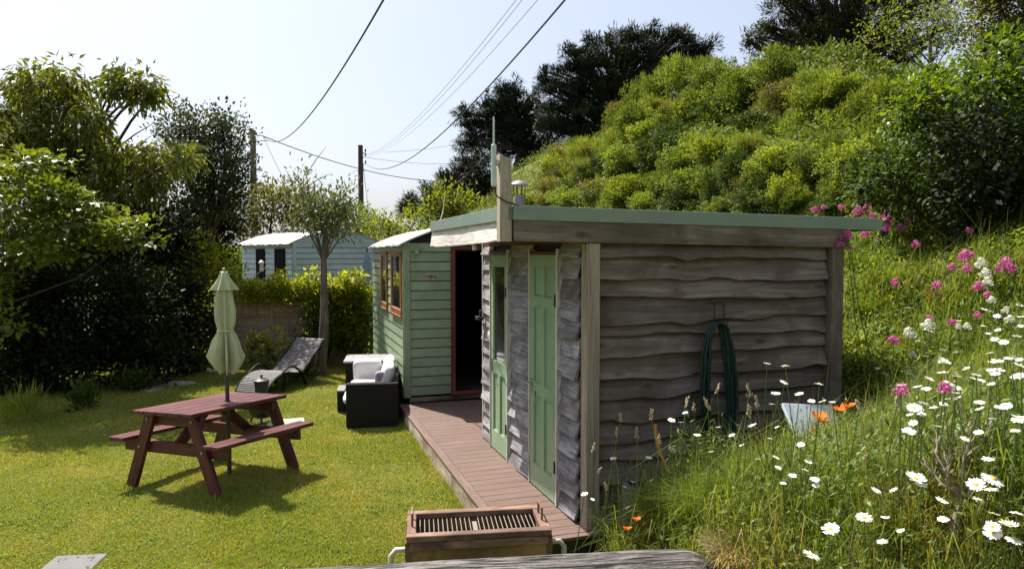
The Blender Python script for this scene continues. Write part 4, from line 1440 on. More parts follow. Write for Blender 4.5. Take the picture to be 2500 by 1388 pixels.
# ================================================================== THINGS AT THE SHED FOOT
p = pY(2055, 1118, 4.5)
BOXP = (p.x, p.y)
bxo = empty('storage_box', (p.x, p.y, p.z - 0.01), math.radians(22), 'white plastic box with its lid, toned grey for shade, propped open among the poppies', 'box')
MB().box(-0.17, 0.17, -0.12, 0.12, 0.0, 0.15, 0.012).build('box_body', MT['white_plastic'], bxo)
bxo.scale = (1.25, 1.2, 1.0)
lid = MB().box(-0.18, 0.18, -0.12, 0.12, -0.010, 0.010, 0.006).build('box_lid', MT['shaded_plastic'], bxo, T((-0.03, 0.17, 0.215)) @ Matrix.Rotation(math.radians(8), 4, 'Y') @ Matrix.Rotation(math.radians(52), 4, 'X'))  # shade on the lid is put into its grey colour
p = pY(1590, 1200, 4.75)
tr_ = empty('slate_trough', (p.x, p.y, p.z - 0.28), ROT, 'dark slate-grey planting trough half hidden by weeds at the shed foot', 'trough')
trm = MB()
trm.box(-0.17, 0.17, -0.11, -0.092, 0, 0.34, 0.003)
trm.box(-0.17, 0.17, 0.092, 0.11, 0, 0.34, 0.003)
trm.box(-0.17, -0.152, -0.0915, 0.0915, 0, 0.34, 0.003)
trm.box(0.152, 0.17, -0.0915, 0.0915, 0, 0.34, 0.003)
trm.build('trough_wall', MT['slate_box'], tr_)
MB().box(-0.15, 0.15, -0.09, 0.09, 0.02, 0.29).build('soil', MT['ground'], tr_)
hp = [pY(1600, 1035, 4.9), pY(1603, 1070, 4.9), pY(1612, 1105, 4.88), pY(1628, 1140, 4.85), pY(1652, 1172, 4.8), pY(1690, 1210, 4.7), pY(1740, 1250, 4.6)]
tag(tubeobj('ochre_pipe', hp, 0.012, MT['ochre_pipe'], None, 10), 'curved ochre pipe sticking up out of the weeds by the shed', 'pipe')


# ================================================================== FOLIAGE TOOLS
def unit(n):
    a = RNG.normal(size=(n, 3))
    return a / np.linalg.norm(a, axis=1, keepdims=True)


def nrmz(a):
    return a / np.maximum(np.linalg.norm(a, axis=-1, keepdims=True), 1e-9)


def leaf_geo(P, D, N, L, W, fold=0.12, droop=0.0):
    """four-cornered leaves folded a little along the midrib"""
    D = nrmz(D)
    S_ = np.cross(D, N)
    S_ = nrmz(S_)
    N = np.cross(S_, D)
    L = L[:, None]
    W = W[:, None]
    v0 = P
    v1 = P + D * L * 0.42 + S_ * W * 0.5 + N * W * fold
    v2 = P + D * L - N * L * droop
    v3 = P + D * L * 0.42 - S_ * W * 0.5 + N * W * fold
    v = np.stack([v0, v1, v2, v3], 1).reshape(-1, 3)
    f = np.arange(len(P) * 4).reshape(-1, 4)
    return v, f


def blob_leaves(blobs, dens, L, W, out=0.7, rnd=0.7, bias=(0, 0, 0.2), rc=0.16, per=22, flat=False, shell=(0.72, 1.02), upn=0.6, hollow=True):
    """leaves in twig-end clumps spread over ellipsoids [(centre, (rx,ry,rz))]"""
    Ps, Ds, Ns, Ls = [], [], [], []
    for c, r in blobs:
        c = np.array(c)
        r = np.array(r)
        area = 4 * math.pi * ((r[0] * r[1]) ** 1.6 / 3 + (r[0] * r[2]) ** 1.6 / 3 + (r[1] * r[2]) ** 1.6 / 3) ** (1 / 1.6)
        ncl = max(4, int(area * dens / per))
        d = unit(ncl)
        rad = RNG.uniform(shell[0], shell[1], ncl)[:, None]
        cc = c + d * r * rad
        outv = nrmz(d / r)
        n = ncl * per
        idx = np.repeat(np.arange(ncl), per)
        size = RNG.uniform(0.6, 1.35, ncl)[idx][:, None]
        off = np.clip(RNG.normal(size=(n, 3)), -1.5, 1.5) * rc * size
        if flat:
            off[:, 2] *= 0.28
        P = cc[idx] + off
        D = outv[idx] * out + nrmz(off) * 0.5 + unit(n) * rnd + np.array(bias)
        N = unit(n) * (1 - upn) + np.array([0, 0, 1.0]) * upn
        if flat:
            N = unit(n) * 0.25 + np.array([0, 0, 1.0])
        Ps.append(P)
        Ds.append(D)
        Ns.append(N)
    P, D, N = np.concatenate(Ps), np.concatenate(Ds), np.concatenate(Ns)
    n = len(P)
    return P, D, N, L * RNG.uniform(0.65, 1.3, n), W * RNG.uniform(0.65, 1.3, n)


def crown_mesh(name, mat, blobs, **kw):
    droop = kw.pop('droop', 0.0)
    origin = kw.pop('origin', None)
    P, D, N, L, W = blob_leaves(blobs, **kw)
    if origin is not None:
        P = P - np.array(origin)
    v, f = leaf_geo(P, D, N, L, W, droop=droop)
    return np_mesh(name, v, f, mat, tint=np.clip(RNG.normal(0.5, 0.26, len(P)), 0, 1))


def bpx(px, py, rx, ry, Y, dz=0.9):
    c = pY(px, py, Y)
    k = Y / F_PX
    return (tuple(c), (rx * k, max(0.15, (rx + ry) / 2 * k * dz), ry * k))


def limbs(base, blobs, r0, mat, name='trunk', parent=None, top=None, seed=1, seg=8, twigs=0, straight=0.35):
    """tapered trunk with a limb to every mass of leaves"""
    r = random.Random(seed)
    base = Vector(base)
    cs = [Vector(b[0]) for b in blobs]
    mean = sum(cs, Vector()) / len(cs)
    top = Vector(top) if top else Vector((mean.x * 0.6 + base.x * 0.4, mean.y * 0.6 + base.y * 0.4, mean.z))
    m = MB()
    tr = []
    n = 8
    for i in range(n + 1):
        t = i / n
        p = base.lerp(top, t)
        p.x += r0 * 0.9 * math.sin(t * 4 + seed)
        p.y += r0 * 0.7 * math.cos(t * 3.1 + seed)
        if i == 0:
            p.z -= 0.15
        tr.append(p)
    m.tube(tr, [r0 * (1.25 - 0.85 * (i / n)) if i else r0 * 1.5 for i in range(n + 1)], seg)
    for c in cs:
        t = min(0.92, max(straight, (c.z - base.z) / max(0.1, top.z - base.z) * 0.62 + r.uniform(-0.08, 0.08)))
        i = int(t * n)
        s_ = tr[i]
        mid = s_.lerp(c, 0.5) + Vector((r.uniform(-1, 1), r.uniform(-1, 1), r.uniform(-0.2, 0.9))) * (c - s_).length * 0.12
        L = (c - s_).length
        rr = max(0.008, r0 * 0.42 * min(1, 0.35 + L / 4))
        pts = [s_, s_.lerp(mid, 0.5), mid, mid.lerp(c, 0.55) + Vector((0, 0, L * 0.02)), c]
        m.tube(pts, [rr, rr * 0.8, rr * 0.62, rr * 0.45, rr * 0.25], 6)
        for k in range(twigs):
            q = mid.lerp(c, r.uniform(0.2, 1.0))
            e = q + Vector((r.uniform(-1, 1), r.uniform(-1, 1), r.uniform(-0.3, 1))).normalized() * L * r.uniform(0.15, 0.4)
            m.tube([q, q.lerp(e, 0.5) + Vector((0, 0, 0.03)), e], [rr * 0.35, rr * 0.25, rr * 0.1], 5)
    return m.build(name, mat, parent, smooth=True)


def tree(name, label, cat, base, blobs, r0, bark, leaf, group=None, seed=1, top=None, twigs=1, crownname='crown', core=None, straight=0.35, **kw):
    b = Vector(base)
    o = empty(name, b, 0, label, cat, group)
    loc = [((c[0] - b.x, c[1] - b.y, c[2] - b.z), r) for c, r in blobs]
    limbs((0, 0, 0), loc, r0, bark, 'trunk', o, top=(Vector(top) - b) if top else None, seed=seed, twigs=twigs, straight=straight)
    link(crownname, crown_mesh(crownname, leaf, loc, **kw), o)
    if core:                                            # inner leaves coloured dark for the shade inside the crown
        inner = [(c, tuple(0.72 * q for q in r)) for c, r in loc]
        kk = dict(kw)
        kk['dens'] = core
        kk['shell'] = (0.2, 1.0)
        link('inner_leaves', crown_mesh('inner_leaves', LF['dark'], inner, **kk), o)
    return o


# ================================================================== TREES ON THE LEFT
T1 = [(100, 205, 85, 45), (45, 225, 40, 40), (165, 200, 45, 35), (150, 265, 85, 50), (60, 300, 70, 45), (215, 300, 50, 45), (110, 345, 110, 50), (225, 375, 95, 45), (20, 350, 60, 60),
      (330, 390, 80, 40), (400, 395, 60, 40), (445, 385, 40, 30), (310, 440, 110, 40), (180, 420, 110, 50), (60, 420, 90, 50), (-40, 300, 60, 60), (-60, 420, 80, 80)]
T1b = [(300, 200, 55, 28), (350, 205, 45, 26), (272, 215, 36, 22), (378, 222, 26, 26), (335, 240, 28, 18)]
b1 = [bpx(a, b, c, d, 12.0 + 0.5 * math.sin(i * 2.1)) for i, (a, b, c, d) in enumerate(T1)] + [bpx(a, b, c, d, 11.9) for a, b, c, d in T1b]
tree('broadleaf_tree', 'tall tree with drooping olive leaves at the upper left edge', 'tree', (-9.2, 13.2, gz(-9.2, 13.2)), b1, 0.12, MT['bark_dark'], LF['big'], seed=3,
     dens=360, L=0.145, W=0.050, out=0.35, rnd=0.45, bias=(0, 0, -0.75), rc=0.10, per=16, droop=0.12, shell=(0.5, 1.0), upn=0.3)
T2 = [(540, 295, 45, 32), (505, 325, 55, 45), (560, 350, 42, 42), (455, 305, 38, 30), (575, 410, 36, 36), (525, 415, 60, 50), (470, 370, 60, 50), (590, 475, 28, 34), (545, 480, 60, 45), (600, 330, 20, 14), (610, 410, 18, 12), (440, 270, 22, 16), (410, 320, 40, 40), (480, 440, 60, 50)]
b2 = [bpx(a, b, c, d, 14.6 + 0.4 * math.sin(i * 1.3)) for i, (a, b, c, d) in enumerate(T2)]
tree('small_leaved_tree', 'grey-green small-leaved tree beside the left utility pole', 'tree', (-6.6, 14.8, gz(-6.6, 14.8)), b2, 0.12, MT['bark_dark'], LF['small_grey'], seed=5, straight=0.7,
     dens=520, L=0.085, W=0.045, out=0.5, rnd=0.8, rc=0.15, per=18, shell=(0.35, 1.15), twigs=3)
T3 = [(70, 395, 80, 30), (20, 440, 60, 40), (120, 470, 90, 26), (45, 500, 80, 30), (190, 495, 90, 22), (250, 530, 80, 20), (310, 555, 70, 18), (150, 545, 110, 26), (60, 560, 80, 30), (240, 580, 90, 20), (120, 610, 110, 26),
      (20, 620, 60, 40), (330, 590, 50, 16), (10, 700, 40, 40), (15, 780, 40, 40), (-40, 560, 60, 80), (-60, 700, 60, 90)]
b3 = [bpx(a, b, c, d, 10.0 + 0.35 * math.sin(i * 1.7), 1.1) for i, (a, b, c, d) in enumerate(T3)]
tree('layered_tree', 'tree with flat layers of bright green leaves at the left edge', 'tree', (-9.0, 11.0, gz(-9.0, 11.0)), b3, 0.05, MT['bark_dark'], LF['maple'], seed=8, twigs=2,
     dens=250, L=0.098, W=0.075, out=0.5, rnd=0.4, bias=(0, 0, -0.12), rc=0.16, per=18, flat=True, shell=(0.3, 1.05))
# deep shaded evergreen mass under and behind them
DK = [[(310, 540, 120, 100), (220, 600, 130, 110), (400, 600, 90, 100)], [(480, 540, 100, 90), (510, 620, 60, 70), (430, 680, 70, 110), (555, 540, 40, 60)],
      [(120, 720, 130, 110), (60, 830, 110, 100), (180, 850, 110, 80), (-20, 720, 80, 140), (20, 930, 90, 50), (110, 940, 80, 40)], [(300, 740, 120, 110), (290, 860, 120, 80), (380, 860, 70, 70)], [(440, 800, 55, 100), (420, 890, 50, 40), (460, 720, 40, 60)]]
DL = ['dark evergreen shrub high behind the layered tree', 'dark evergreen shrub rising behind the yellow-green climber', 'black-shaded evergreen shrub at the far left of the lawn',
      'black-shaded evergreen shrub in the middle of the lawn edge', 'thin dark shrub left of the garden gate']
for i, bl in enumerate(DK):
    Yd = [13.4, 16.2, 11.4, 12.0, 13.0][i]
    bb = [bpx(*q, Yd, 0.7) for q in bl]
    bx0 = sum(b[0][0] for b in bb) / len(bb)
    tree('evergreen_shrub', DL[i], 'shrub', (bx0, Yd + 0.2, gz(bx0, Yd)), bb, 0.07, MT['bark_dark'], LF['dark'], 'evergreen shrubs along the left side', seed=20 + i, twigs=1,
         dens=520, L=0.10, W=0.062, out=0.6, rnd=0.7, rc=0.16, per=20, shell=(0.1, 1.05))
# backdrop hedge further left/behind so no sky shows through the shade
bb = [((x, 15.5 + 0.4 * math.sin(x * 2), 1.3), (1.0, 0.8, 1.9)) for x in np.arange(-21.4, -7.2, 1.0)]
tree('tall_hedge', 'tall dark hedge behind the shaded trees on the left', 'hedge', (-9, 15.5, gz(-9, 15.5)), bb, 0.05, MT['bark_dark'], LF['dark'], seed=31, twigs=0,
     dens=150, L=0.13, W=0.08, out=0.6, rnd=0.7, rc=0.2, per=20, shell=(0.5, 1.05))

# yellow-green climber by the gate
G1 = [(480, 615, 60, 25), (530, 640, 45, 28), (430, 640, 36, 34), (560, 668, 36, 20), (470, 650, 50, 25), (445, 700, 30, 40), (500, 690, 40, 18), (490, 600, 40, 18), (478, 760, 20, 50), (485, 830, 16, 40)]
bb = [bpx(*q, 13.9) for q in G1]
tree('climbing_shrub', 'sunlit yellow-green climber arching over the garden gate', 'shrub', (bb[4][0][0] - 0.3, 14.0, gz(-6, 14.0)), bb, 0.035, MT['twig'], LF['hedge'], seed=41, twigs=2,
     dens=330, L=0.095, W=0.042, out=0.6, rnd=0.7, rc=0.12, per=16, shell=(0.4, 1.1))
# hedge on the fence
HG = [(600 + 26 * i, 704 + 5 * math.sin(i * 1.9), 26, 22 + 4 * math.sin(i * 2.7)) for i in range(12)] + [(610 + 40 * i, 718, 34, 14) for i in range(7)] + \
     [(800, 740, 30, 40), (850, 745, 36, 44), (895, 740, 26, 44), (870, 800, 36, 40), (810, 810, 22, 44), (900, 830, 20, 40), (775, 770, 14, 40), (760, 830, 12, 30), (690, 676, 14, 8), (760, 674, 14, 8), (860, 678, 30, 10)]
bb = [bpx(*q, 14.0 + (0.1 if q[1] > 735 else 0)) for q in HG]
tree('clipped_hedge', 'bright yellow-green hedge spilling over the brown fence', 'hedge', (bb[6][0][0], 14.1, gz(-4, 14.1)), bb, 0.03, MT['bark_dark'], LF['hedge'], seed=43, twigs=0,
     dens=520, L=0.105, W=0.048, out=0.6, rnd=0.7, rc=0.07, per=14, shell=(0.45, 1.0), bias=(0, 0, 0.15))
HK = [(790, 790, 40, 70), (850, 800, 50, 60), (900, 820, 30, 60), (750, 850, 16, 30)]
bb = [bpx(*q, 14.15) for q in HK]
tree('shaded_ivy', 'dark ivy hanging below the hedge right of the leaning trunk', 'ivy', (bb[0][0][0], 14.2, gz(-3, 14.2)), bb, 0.03, MT['bark_dark'], LF['hill_dark'], seed=44, twigs=0,
     dens=300, L=0.09, W=0.05, out=0.6, rnd=0.7, rc=0.12, per=16)
# glossy rosette shrub
bb = [bpx(a, b, c, d, 12.6) for a, b, c, d in [(640, 850, 34, 30), (670, 830, 26, 22), (610, 870, 26, 26), (680, 870, 28, 26), (650, 890, 40, 24), (625, 830, 18, 14), (700, 850, 14, 16)]]
tree('rosette_shrub', 'glossy-leaved shrub with pale rosettes between parasol and lounger', 'shrub', (bb[4][0][0], 12.6, gz(-4.4, 12.6)), bb, 0.03, MT['twig'], LF['rhodo'], seed=47, twigs=2,
     dens=300, L=0.15, W=0.05, out=0.9, rnd=0.35, rc=0.02, per=9, shell=(0.5, 1.1), bias=(0, 0, 0.25))
# low weeds at the foot of the shade
for i, (px, py, wpx, lb) in enumerate(((60, 1010, 70, 'long grass tuft at the far left of the lawn'), (200, 975, 60, 'shaded weed clump under the layered tree'), (330, 930, 60, 'shaded weed clump in the middle of the lawn edge'), (470, 880, 50, 'shaded weeds before the thin dark shrub'), (735, 905, 40, 'low dark weeds at the foot of the leaning trunk'))):
    p = pg(px, py + 25)
    k = p.y / F_PX
    bb = [((0, 0, wpx * k * 0.35), (wpx * k, wpx * k * 0.6, wpx * k * 0.55))]
    o = empty('weed_clump', p, 0, lb, 'weeds', 'weed clumps along the lawn edge')
    link('leaves', crown_mesh('leaves', LF['meadow'] if i == 0 else LF['hill_dark'], bb, dens=420, L=0.22 if i == 0 else 0.12, W=0.016 if i == 0 else 0.04, out=0.5, rnd=0.4, bias=(0, 0, 0.9), rc=0.08, per=14, shell=(0.0, 1.0)), o)

# leaning small tree in the middle
tb_ = pg(770, 917)
TM = [(805, 522, 52, 30), (770, 532, 38, 24), (843, 525, 28, 28), (818, 490, 36, 16), (738, 540, 26, 16), (862, 550, 16, 14), (800, 555, 40, 14), (748, 425, 12, 10), (735, 450, 14, 7), (835, 462, 16, 8), (760, 495, 40, 18)]
bb = [bpx(a, b, c, d, 12.9 + 0.35 * math.sin(i * 2)) for i, (a, b, c, d) in enumerate(TM)]
tree('leaning_tree', 'slim leaning tree with a grey trunk in front of the hedge', 'tree', tb_, bb, 0.088, MT['bark'], LF['thin_tree'], seed=51, top=pY(808, 545, 12.9), twigs=4, straight=0.86,
     dens=620, L=0.095, W=0.036, out=0.5, rnd=0.7, rc=0.14, per=16, shell=(0.3, 1.15))

# bushes beyond the blue hut
FB_ = [([(640, 510, 64, 44), (700, 496, 66, 44), (600, 560, 50, 40), (740, 510, 40, 36)], 25, 'olive', 'olive bush behind the blue hut, left of the leaning tree'),
       ([(760, 540, 70, 45), (820, 560, 50, 30)], 26, 'brown', 'brownish bush behind the blue hut roof'),
       ([(870, 545, 40, 40), (900, 560, 30, 30)], 30, 'hill', 'green bush at the foot of the dark pole'),
       ([(930, 555, 40, 28), (975, 560, 40, 22), (1010, 550, 30, 25)], 27, 'hill_yellow', 'bright yellow-green bush right of the dark pole'),
       ([(1060, 515, 50, 35), (1100, 490, 50, 30), (1130, 520, 50, 40)], 24, 'hill_yellow', 'yellow-green bush just left of the shed roof')]
for i, (bl, Yd, lf, lb) in enumerate(FB_):
    bb = [bpx(*q, Yd) for q in bl]
    tree('garden_bush', lb, 'bush', (bb[0][0][0], Yd, gz(bb[0][0][0], Yd)), bb, 0.08, MT['bark_dark'], LF[lf], seed=60 + i, twigs=1,
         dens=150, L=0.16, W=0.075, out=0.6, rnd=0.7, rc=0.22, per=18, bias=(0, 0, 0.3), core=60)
# far low treeline closing the view
for i, (x0, x1, lb) in enumerate(((-30, -16, 'low far hedge beyond the left trees'), (-16, -2, 'low far hedge behind the blue hut'))):
    bb = [((x, 44 + math.sin(x), 0.6), (1.8, 1.2, 1.9 + 0.4 * math.sin(x * 1.7))) for x in np.arange(x0, x1, 1.7)]
    tree('far_hedge', lb, 'hedge', ((x0 + x1) / 2, 44, -0.6), bb, 0.08, MT['bark_dark'], LF['hill'], seed=70 + i, twigs=0, dens=60, L=0.3, W=0.16, out=0.6, rnd=0.7, rc=0.3, per=16)
# ivy round the dark pole
bb = [((0, 0, 0.4 + 0.35 * k), (0.30 - 0.012 * k, 0.28 - 0.012 * k, 0.35)) for k in range(8)]
o = empty('pole_ivy', pole2.location, 0, 'ivy wrapped round the foot of the dark utility pole', 'ivy')
link('leaves', crown_mesh('leaves', LF['hill_dark'], bb, dens=160, L=0.14, W=0.10, rc=0.08, per=12), o)

# ================================================================== CONIFERS
def conifer(name, label, base, bl, Y, lf, r0, seed, L=0.34, W=0.052, dens=120, bias=(0, 0, 0.25), top=None, rc=0.14, per=16, rnd=0.30, spikes=5):
    bb = [bpx(a, b, c, d, Y + 0.8 * math.sin(i * 2.3), 1.0) for i, (a, b, c, d) in enumerate(bl)]
    rr = random.Random(seed)
    extra = []
    for c, q in bb:                                     # upswept sprays that break the outline
        for _ in range(spikes):
            a = rr.uniform(0, 6.283)
            e = rr.uniform(0.0, 1.3)
            p = (c[0] + q[0] * 0.95 * math.cos(a) * math.cos(e), c[1] + q[1] * 0.95 * math.sin(a) * math.cos(e), c[2] + q[2] * 1.1 * math.sin(e))
            h = rr.uniform(0.25, 0.7) * Y / 40
            extra.append(((p[0] + 0.25 * h * math.cos(a), p[1], p[2] + h * 0.35), (h * 0.30, h * 0.30, h * 0.65)))
    bb = bb + extra
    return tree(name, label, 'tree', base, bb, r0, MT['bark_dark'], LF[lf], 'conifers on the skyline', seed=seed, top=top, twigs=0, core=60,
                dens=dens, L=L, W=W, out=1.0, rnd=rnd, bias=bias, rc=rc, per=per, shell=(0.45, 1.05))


CY1 = [(1420, 140, 50, 18), (1480, 118, 44, 16), (1540, 108, 60, 18), (1600, 100, 60, 18), (1660, 110, 50, 18), (1705, 128, 34, 13), (1390, 185, 60, 20), (1460, 170, 70, 26), (1550, 165, 80, 30), (1640, 165, 70, 28), (1690, 160, 40, 20),
       (1370, 235, 50, 20), (1440, 235, 80, 32), (1540, 230, 90, 36), (1620, 220, 70, 36), (1370, 285, 60, 24), (1450, 295, 80, 34), (1540, 290, 80, 40), (1400, 335, 60, 24), (1480, 345, 60, 30), (1340, 210, 26, 12), (1345, 320, 40, 18)]
conifer('cypress_tree', 'broad dark cypress on the skyline above the middle of the shed', (6.2, 42, gz(6.2, 42)), CY1, 42, 'cypress', 0.40, 81)
CY2 = [(1240, 232, 34, 16), (1275, 245, 34, 16), (1200, 262, 44, 12), (1150, 290, 44, 9), (1245, 275, 60, 18), (1300, 275, 30, 22), (1180, 318, 56, 12), (1250, 320, 56, 18), (1135, 360, 30, 7), (1200, 350, 46, 10), (1310, 320, 34, 20), (1290, 365, 46, 16), (1230, 385, 30, 9), (1330, 370, 30, 12)]
conifer('cypress_tree', 'open dark cypress with bare lower trunk behind the roof post', (0.45, 46, gz(0.45, 46)), CY2, 46, 'cypress', 0.34, 82, top=pY(1262, 265, 46))
CY3 = [(1160, 400, 34, 16), (1130, 425, 40, 14), (1180, 440, 36, 20), (1100, 450, 40, 12), (1150, 470, 44, 18), (1060, 478, 34, 10), (1100, 495, 50, 16), (1020, 510, 34, 8), (1190, 480, 30, 20), (1060, 520, 40, 14), (1000, 522, 20, 6)]
conifer('cypress_tree', 'low dark cypress sloping down left of the roof post', (-3.2, 39, gz(-3.2, 39)), CY3, 39, 'cypress', 0.24, 83)
PN = [(1905, 25, 46, 26), (1860, 90, 34, 16), (1840, 115, 22, 12), (1910, 75, 50, 22), (1975, 30, 60, 34), (1985, 90, 60, 26), (1930, 120, 60, 20), (2050, 50, 60, 36), (2060, 115, 60, 26), (2130, 30, 60, 36), (2140, 100, 50, 30), (2200, 60, 50, 34),
      (2220, 130, 44, 24), (2010, 140, 60, 16), (1960, -50, 80, 40), (2080, -60, 100, 50), (2200, -40, 90, 50), (2290, 20, 44, 30), (2300, 90, 36, 24), (2180, 160, 40, 16)]
conifer('pine_tree', 'tall olive-dark pine at the top of the hill', (13.0, 26.5, gz(13.0, 26.5)), PN, 26, 'pine', 0.30, 84, L=0.15, W=0.034, dens=300, bias=(0, 0, 0.2), rc=0.10)

# ================================================================== HILLSIDE SHRUBS
def bush_proto(name, leaf, seed, L, W, spiky=0.0, dens=230):
    """separate rounded lumps of leaves over a darker heart"""
    global RNG
    RNG = np.random.default_rng(seed)
    bl = []
    for k in range(11):                                 # uneven masses, no two alike
        a = RNG.uniform(0, 6.283)
        e = RNG.uniform(-0.1, 1.4)
        d = np.array([math.cos(a) * math.cos(e), math.sin(a) * math.cos(e), math.sin(e)])
        c = np.array([0, 0, 0.28]) + d * np.array([0.74, 0.74, 0.55]) * RNG.uniform(0.45, 1.1)
        q = 0.16 + 0.34 * RNG.random() ** 1.6
        bl.append((tuple(c), (q * RNG.uniform(0.8, 1.3), q * RNG.uniform(0.8, 1.3), q * RNG.uniform(0.55, 1.1))))
    for k in range(16):                                 # shoots standing clear of the mass
        a = RNG.uniform(0, 6.283)
        rr_ = RNG.uniform(0.1, 0.85)
        zt = 0.30 + 0.52 * math.sqrt(max(0, 1 - rr_ * rr_))
        bl.append(((rr_ * math.cos(a), rr_ * math.sin(a), zt + RNG.uniform(0.0, 0.16)), (0.05, 0.05, RNG.uniform(0.08, 0.22))))
    kw = dict(dens=dens, L=L, W=W, out=0.7, rnd=0.6, rc=0.06, per=14, bias=(0, 0, 0.25 + spiky * 0.6), shell=(0.55, 1.08))
    return crown_mesh(name, leaf, bl, **kw)


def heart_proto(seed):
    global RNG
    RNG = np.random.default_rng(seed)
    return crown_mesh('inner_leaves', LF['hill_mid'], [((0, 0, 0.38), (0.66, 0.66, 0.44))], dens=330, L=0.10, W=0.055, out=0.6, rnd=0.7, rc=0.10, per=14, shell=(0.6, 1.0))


HEART = heart_proto(444)
PROTO = {}
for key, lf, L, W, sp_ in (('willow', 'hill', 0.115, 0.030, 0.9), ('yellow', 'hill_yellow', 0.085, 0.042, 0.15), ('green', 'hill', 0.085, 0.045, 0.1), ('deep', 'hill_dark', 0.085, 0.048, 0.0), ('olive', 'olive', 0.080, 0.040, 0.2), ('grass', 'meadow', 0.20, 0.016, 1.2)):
    for j in range(3):
        PROTO[(key, j)] = bush_proto('shrub_leaves', LF[lf], 500 + 7 * len(PROTO), L, W, sp_)
stemm = MB()
for k in range(5):
    a = k * 1.257
    stemm.tube([(0.05 * math.cos(a), 0.05 * math.sin(a), -0.25), (0.2 * math.cos(a), 0.2 * math.sin(a), 0.3), (0.5 * math.cos(a), 0.5 * math.sin(a), 0.75)], [0.04, 0.028, 0.012], 5)
STEMM = stemm.mesh('shrub_stems', MT['bark_dark'], True)
RNG = np.random.default_rng(99)
KLAB = {'willow': 'upright pale green willowy shrub', 'yellow': 'rounded yellow-green shrub', 'green': 'rounded mid-green shrub', 'deep': 'deep green shaded shrub', 'olive': 'dull olive shrub', 'grass': 'tall feathery grass clump'}
nshrub = [0]


def where(px, py):
    hor = 'left' if px < 1560 else ('middle' if px < 1900 else 'right')
    ver = 'along the hilltop' if py < 270 else ('half way up the hillside' if py < 400 else 'low on the hillside just above the shed roof')
    return f'{ver}, {hor} side' if hor != 'middle' else f'{ver}, in the middle'


ORD = [ 'second from the left', 'third from the left', 'fourth from the left', 'fifth from the left', 'sixth from the left', 'seventh from the left', 'eighth from the left', 'ninth from the left', 'tenth from the left', 'eleventh from the left', 'twelfth from the left'] + [f'number {k} from the left' for k in range(13, 40)]
ORD.insert(0, 'leftmost')


def rowname(py):
    return 'on the hilltop' if py < 240 else ('high on the hillside' if py < 330 else ('half way up the hillside' if py < 415 else 'just above the shed roof'))


def hill_bush(kind, px, py, rx, ry, Y=None):
    base = pg(px, py + ry * 0.75) if Y is None else None
    if base is None:
        q = pY(px, py + ry, Y or 27)
        base = Vector((q.x, q.y, gz(q.x, q.y)))
    k = base.y / F_PX
    R = rx * k
    ztop = pY(px, py - ry, base.y).z
    r = random.Random(int(px * 7 + py))
    H = max(0.5 * R, ztop - base.z) * r.uniform(0.85, 1.25)
    R *= r.uniform(0.95, 1.3)
    same = sorted(q[1] for q in HB if q[0] == kind and rowname(q[2]) == rowname(py))
    lab = KLAB[kind] + ' ' + rowname(py) + (', ' + ORD[same.index(px)] + ' one' if len(same) > 1 else '')
    o = empty('hillside_shrub', base, 0, lab, 'shrub', 'shrubs covering the hillside')
    o.rotation_euler = (r.uniform(-0.2, 0.2), r.uniform(-0.2, 0.2), r.uniform(0, 6.28))
    lv = link('leaves', PROTO[(kind, r.randint(0, 2))], o)
    lv.scale = (R, R * 0.95, H)
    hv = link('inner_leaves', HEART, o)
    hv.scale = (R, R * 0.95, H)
    sm = link('stems', STEMM, o)
    sm.scale = (R, R, H * 0.8)
    nshrub[0] += 1


